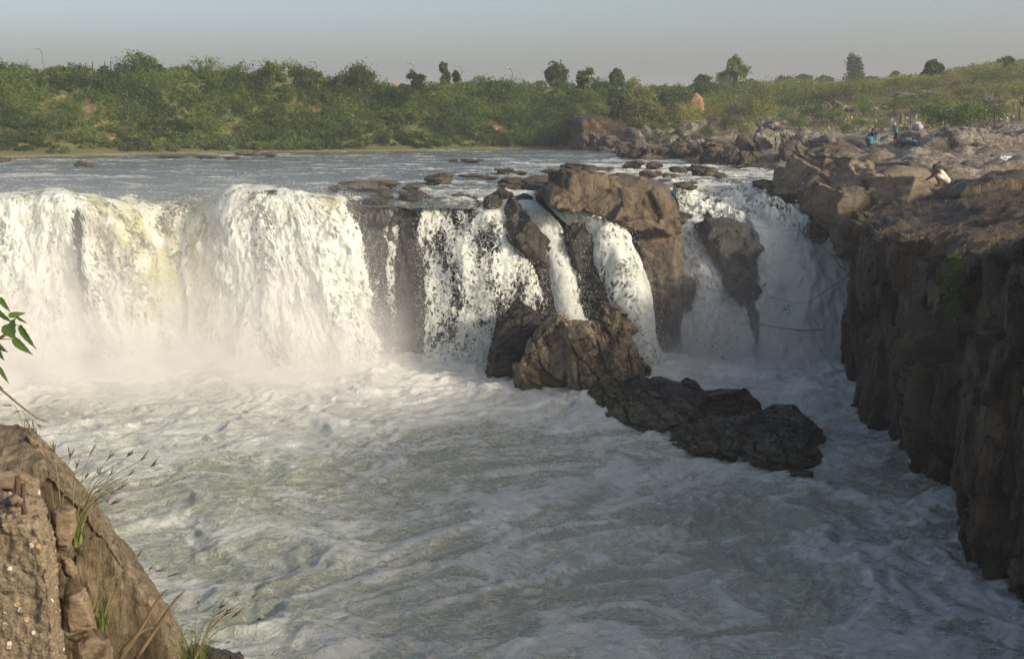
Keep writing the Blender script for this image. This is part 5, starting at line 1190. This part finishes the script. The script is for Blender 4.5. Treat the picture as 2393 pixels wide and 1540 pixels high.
# ------------------------------------------------------------------ plant on the cliff face
pc = W(2228, 690, 31.3)
cp = empty("cliff_plant", tuple(pc), "leafy green shrub rooted in the dark cliff face", "plant")
prts = []
for k, (u, v, r, n) in enumerate([(2232, 610, .26, 12), (2215, 650, .28, 13), (2195, 640, .14, 5), (2240, 690, .32, 16), (2228, 735, .30, 15), (2190, 664, .12, 4), (2205, 682, .18, 7), (2238, 640, .22, 9)]):
    c = leaf_cloud(1500 + k, (r * 1.1, r, r * 1.2), n, 22, 0.085, 0.55, clump=0.36, shell=0.3); prts.append((c[0] + W(u, v, 31.0) - pc, *c[1:]))
link("foliage", cloud_mesh(prts), M['leaf_lime'], cp)
link("stems", poly_mesh([tube(crom([np.array((0.9, 0.5, -.3)), np.zeros(3), W(u, v, 31.0) - pc], 6), [.02] * 5 + [.006], 5) for u, v in [(2232, 610), (2210, 650), (2190, 664), (2240, 700)]] + [tube([W(2216, 752, 31) - pc, W(2210, 805, 31) - pc], [.012, .006], 4)]), M['bark'], cp)

# ------------------------------------------------------------------ near left: concrete stub, slab, grasses, branch
def conc_mat():
    n = NT("pebbly_concrete"); p = n.objc()
    v = n.vor(p, 26.0); c = n.vor(p, 26.0).outputs['Color']; d = v.outputs['Distance']; e = n.vor(p, 60.0).outputs['Distance']
    nz = n.noise(p, 9, 6, .7).outputs[0]; f = n.noise(p, 90, 4, .7).outputs[0]
    base = n.mix(nz, (0.13, 0.105, 0.07), (0.33, 0.27, 0.19)); base = n.mix(n.mapr(f, .35, .65), base, n.vmath('MULTIPLY', base, (.55, .55, .55)))
    h = n.n("SeparateColor", i={0: c}).outputs
    peb = n.mix(h[0], (0.06, 0.055, 0.055), (0.46, 0.33, 0.20)); peb = n.mix(n.mapr(h[1], .8, .85), peb, (0.5, .46, .4))
    on = n.math('MULTIPLY', n.mapr(d, .26, .34, 1, 0), n.mapr(h[2], .28, .33))
    col = n.mix(on, base, peb)
    hh = n.math('ADD', n.math('MULTIPLY', on, .6), n.math('ADD', n.math('MULTIPLY', e, .35), n.math('MULTIPLY', f, .35)))
    return n.done(n.bsdf(col, .9, .2, n.bump(hh, .9, .012)))
M['concrete'] = conc_mat()
M['slab'] = rock_mat("near_slab_rock", (0.10, 0.078, 0.05), (0.40, 0.32, 0.215), (0.21, 0.165, 0.105), 8.0, .85, (2.4, 1, .6), (0, R_(-50), 0), 1.2, crack=.25)
M['stone'] = rock_mat("broken_stone", (0.24, 0.175, 0.115), (0.36, 0.28, 0.185), (0.22, 0.15, 0.11), 6.0, .85, (.6, 1, 3), bump=.7, crack=.4)
hull_rock("rock_slab", "brown sunlit sloping slab in the lower left corner", "rock slab",
          [O([(-150, 985), (0, 988), (40, 990), (75, 1006), (104, 1046), (150, 1090), (205, 1150), (260, 1238), (330, 1340), (400, 1430), (452, 1545), (560, 1760), (640, 1950), (-150, 1950)], 4.9, thick=1.1, back=.9)],
          0.012, M['slab'], 0.035, 3, 811, kind=None, block=.6, crack=.2, small=.5)
hull_rock("concrete_stub", "broken pebbly concrete stub with two steel rods", "concrete block",
          [O([(-150, 1150), (55, 1150), (98, 1165), (118, 1240), (128, 1330), (136, 1420), (150, 1545), (190, 1900), (-150, 1900)], 4.0, thick=.5, back=.95), O([(-150, 1100), (40, 1095), (90, 1120), (100, 1180), (-150, 1200)], 4.25, thick=.4)],
          0.010, M['concrete'], 0.022, 9, 812, block=.5, crack=.1, small=.9)
for i, (pts, y, lab) in enumerate([([(118, 1190), (150, 1180), (178, 1188), (176, 1230), (160, 1288), (128, 1290)], 4.12, "reddish broken stone at the top of the seam"), ([(140, 1300), (165, 1305), (180, 1330), (172, 1355), (150, 1340)], 4.1, "small ochre stone in the middle of the seam"),
                              ([(152, 1382), (200, 1372), (212, 1420), (226, 1470), (150, 1492), (148, 1430)], 4.02, "large pinkish banded stone in the seam"), ([(170, 1505), (215, 1480), (258, 1490), (270, 1560), (180, 1580)], 3.98, "ochre stone at the foot of the seam"), ([(60, 1015), (85, 1030), (102, 1046), (88, 1056), (66, 1040)], 4.75, "ochre flake lying on top of the slab"), ([(-20, 1100), (62, 1103), (70, 1122), (30, 1150), (-20, 1150)], 4.05, "flat pale stone lying on the concrete stub"), ([(12, 1160), (40, 1152), (58, 1162), (52, 1180), (20, 1182)], 3.86, "little grey stone between the rods and the edge")]):
    hull_rock("stone", lab, "stone", [O(pts, y + .06, thick=.22)], 0.008, M['stone'], 0.014, 12, 820 + i, group="broken stones set in the near seam")
hull_rock("boulder", "dark weathered rock crest below the slab at the bottom edge", "boulder", [O([(430, 1528), (452, 1512), (500, 1526), (530, 1520), (558, 1524), (574, 1560), (590, 1700), (400, 1700)], 6.0, thick=.6)], 0.012, M['rib'], 0.05, 6, 830)
bmL = [(-20, 3, 9), (-3.2, 3, 8.6), (-2.4, 4.6, 8.2), (-20, 7, 7.5), (-22, -4, 9), (2, -4, 9), (0.5, 2.5, 8), (-26, 16, -1), (0.5, 12, -1), (3, -4, -1), (-26, -4, -1)]
hull_rock("left_bank", "rocky bank under the viewpoint", None, [[np.array(q, float) for q in bmL]], 0.25, M['slab'], 0.5, 0.4, 840, kind="structure")
for (u, va, vb, lab) in [(39, 1112, 1165, "taller left rusty steel rod standing in the concrete"), (53, 1130, 1182, "shorter right rusty steel rod standing in the concrete")]:
    pole("steel_rod", lab, "steel rod", W(u + 2, vb + 20, 3.86), W(u, va, 3.9), .0095, 'iron', "steel rods in the concrete stub")

M['blade'] = leaf_mat("grass_blades", (0.10, 0.135, 0.035), (0.27, 0.28, 0.10), .3); M['seed'] = plain_mat("seed_heads", (0.16, 0.11, 0.075), .9, .4, 40); M['straw'] = plain_mat("straw_stalks", (0.26, 0.23, 0.11), .9, .3, 20)
def tuft(label, base, y, heads, nb, blen, seed):
    rg = random.Random(seed); b = W(*base, y); o = empty("grass_tuft", tuple(b), label, "grass", "grass tufts on the near slab"); st, sd, bl = [], [], []
    for u, v in heads:
        sd = []; h = W(u, v, y - .05 + rg.uniform(-.12, .12)) - b; r0 = np.array((rg.uniform(-.03, .03), rg.uniform(-.03, .03), 0)); m = r0 * .5 + h * .55 + np.array((-.08 * h[0], 0, .05))
        c = crom([r0, m, h], 9); st.append(tube(c, [.0022 - .0012 * k / 8 for k in range(9)], 4)); d = c[-1] - c[-2]; d /= np.linalg.norm(d)
        for k in range(rg.randint(2, 5)):
            e = d + np.array((rg.uniform(-.5, .5), rg.uniform(-.5, .5), rg.uniform(-.1, .4))); e /= np.linalg.norm(e); L = rg.uniform(.03, .06); s0 = c[-1] - d * rg.uniform(0, .02)
            sd.append(tube([s0, s0 + e * L * .4, s0 + e * L], [.0012, .0023, .0005], 4))
        link("seed_head", poly_mesh(sd), M['seed'], o)
    link("stalks", poly_mesh(st), M['straw'], o)
    V, F, T = [], [], []
    for k in range(nb):
        a = rg.uniform(0, 6.28); L = blen * rg.uniform(.5, 1.2); w = rg.uniform(.002, .004); dr = np.array((math.cos(a), math.sin(a) * .6, 0)); r0 = np.array((rg.uniform(-.05, .05), rg.uniform(-.04, .04), -.01)); sdv = np.array((-math.sin(a), math.cos(a), 0)) * w; t = rg.random()
        bend = rg.uniform(.3, 1.1)
        for q in range(5):
            f = q / 4; p = r0 + dr * L * bend * f * f * .8 + np.array((0, 0, 1)) * L * f * (1 - .35 * bend * f); ww = sdv * (1 - f * .95); V += [p - ww, p + ww]; T += [t, t]
            if q: i = len(V); F.append((i - 4, i - 3, i - 1, i - 2))
    tag(link("blades", mesh_np(np.array(V), np.array(F), {'tint': np.array(T)}), M['blade'], o), kind="stuff")
z7 = lambda *L: [(x * .5802, 646 + y * .5802) for x, y in L]
tuft("main seeding grass tuft leaning over the water from the slab", (160, 1268), 4.35, z7((310, 765), (370, 700), (440, 730), (575, 735), (520, 720), (615, 762), (525, 795), (390, 870), (480, 855), (430, 905), (500, 845), (405, 790), (440, 820), (450, 795), (350, 800), (460, 870), (410, 885), (435, 860), (285, 720), (455, 915), (395, 900), (215, 690)), 170, .20, 1)
tuft("sparse middle grass tuft with drooping seed heads on the slab", (225, 1460), 4.25, z7((560, 1125), (640, 1185), (690, 1205), (455, 1070), (610, 1175), (500, 1190)), 110, .16, 2)
tuft("bottom edge grass tuft with purple seed heads before the water", (450, 1560), 4.4, z7((890, 1330), (905, 1365), (960, 1275), (1025, 1290), (920, 1345), (1040, 1380), (885, 1355), (940, 1370), (780, 1430), (800, 1310), (910, 1475), (960, 1350)), 110, .2, 3)
tuft("small grass sprig on the crown of the slab", (70, 1012), 4.9, z7((125, 605), (155, 600), (75, 545), (35, 520), (140, 615)), 8, .05, 4)
br = empty("dry_branch", tuple(W(285, 1545, 3.9)), "forked dry brown branch at the bottom edge", "branch"); b0 = W(285, 1545, 3.9)
for L in [((470, 1560), (560, 1430), (630, 1310), (672, 1262)), ((540, 1550), (640, 1400), (700, 1310), (748, 1262)), ((485, 1520), (540, 1455), (590, 1418), (640, 1416))]:
    c = crom([W(x * .5802, 646 + y * .5802, 3.9) - b0 for x, y in L], 9); link("stem", poly_mesh([tube(c, [.010 - .006 * k / 8 for k in range(9)], 6)]), M['wood'], br)
z6 = lambda x, y, d=3.0: W(x * .2398, 677 + y * .2398, d)
lb = empty("leafy_branch", tuple(z6(0, 475)), "branch of heart shaped green leaves hanging in at the left edge", "branch"); b0 = z6(0, 475)
link("twig", poly_mesh([tube(crom([z6(-400, 700) - b0, z6(0, 475) - b0, z6(60, 415) - b0, z6(120, 325) - b0, z6(160, 270) - b0], 10), [.006 - .0045 * k / 9 for k in range(10)], 5), tube([z6(-60, 482) - b0, z6(0, 480) - b0, z6(130, 482) - b0], [.002, .0015, .0012], 4), tube([z6(120, 325) - b0, z6(190, 355) - b0], [.0014, .001], 4), tube([z6(-40, 560) - b0, z6(-300, 640) - b0], [.0014, .003], 4), tube([z6(-20, 770) - b0, z6(-300, 800) - b0], [.0014, .003], 4)]), M['wood'], lb)
M['peepal'] = leaf_mat("heart_leaves", (0.10, 0.18, 0.045), (0.20, 0.30, 0.075), .4, .4)
for i, (a, t, w) in enumerate([((0, 80), (98, 222), 62), ((-20, 200), (118, 325), 74), ((85, 255), (258, 226), 58), ((160, 265), (272, 332), 32), ((85, 330), (132, 478), 165), ((192, 350), (350, 590), 84), ((130, 474), (316, 642), 92), ((-10, 535), (72, 612), 62), ((-20, 575), (38, 695), 60), ((-10, 755), (88, 922), 46), ((-30, 920), (30, 970), 40)]):
    rg = random.Random(i); A, T = z6(*a), z6(*t, 2.96 + rg.uniform(-.04, .04)); ax = T - A; L = np.linalg.norm(ax); ax /= L; sd_ = np.cross(ax, (0.25 * rg.uniform(-1, 1), 1, .3 * rg.uniform(-1, 1))); sd_ /= np.linalg.norm(sd_); nn = np.cross(ax, sd_); hw = w * .2398 / F_PX * 3.0 * .5
    V, F, T_ = [], [], []
    for k in range(15):
        f = k / 14; wd = hw * (1.0 * math.sin(math.pi * min(1, (f * 1.05 + .04)) ** .62) ** .8 if f < .80 else .55 * ((1 - f) / .2) ** 1.8 * .62 + .02); c = A + ax * L * f + nn * (-.35 * hw * f * f); wv = .10 * hw * math.sin(k * 2.1)
        V += [c - sd_ * wd + nn * (.35 * wd + wv), c, c + sd_ * wd + nn * (.35 * wd - wv)]; T_ += [.2 + .6 * rg.random() * .5, .9, .35]
        if k: n0 = len(V); F += [(n0 - 6, n0 - 5, n0 - 2, n0 - 3), (n0 - 5, n0 - 4, n0 - 1, n0 - 2)]
    link("leaf", mesh_np(np.array(V) - b0, np.array(F), {'tint': np.array(T_)}), M['peepal'], lb)
b0 = z6(0, 965, 3.2)
tag(link("bare_twig", poly_mesh([tube(crom([z6(-300, 760, 3.2) - b0, z6(0, 965, 3.2) - b0, z6(200, 1130, 3.2) - b0, z6(350, 1240, 3.2) - b0, z6(455, 1288, 3.2) - b0], 14), [.0042 - .0025 * k / 13 for k in range(14)], 6)]), M['wood'], loc=tuple(b0)), "thin bare twig slanting in at the left edge below the leaves", "twig")
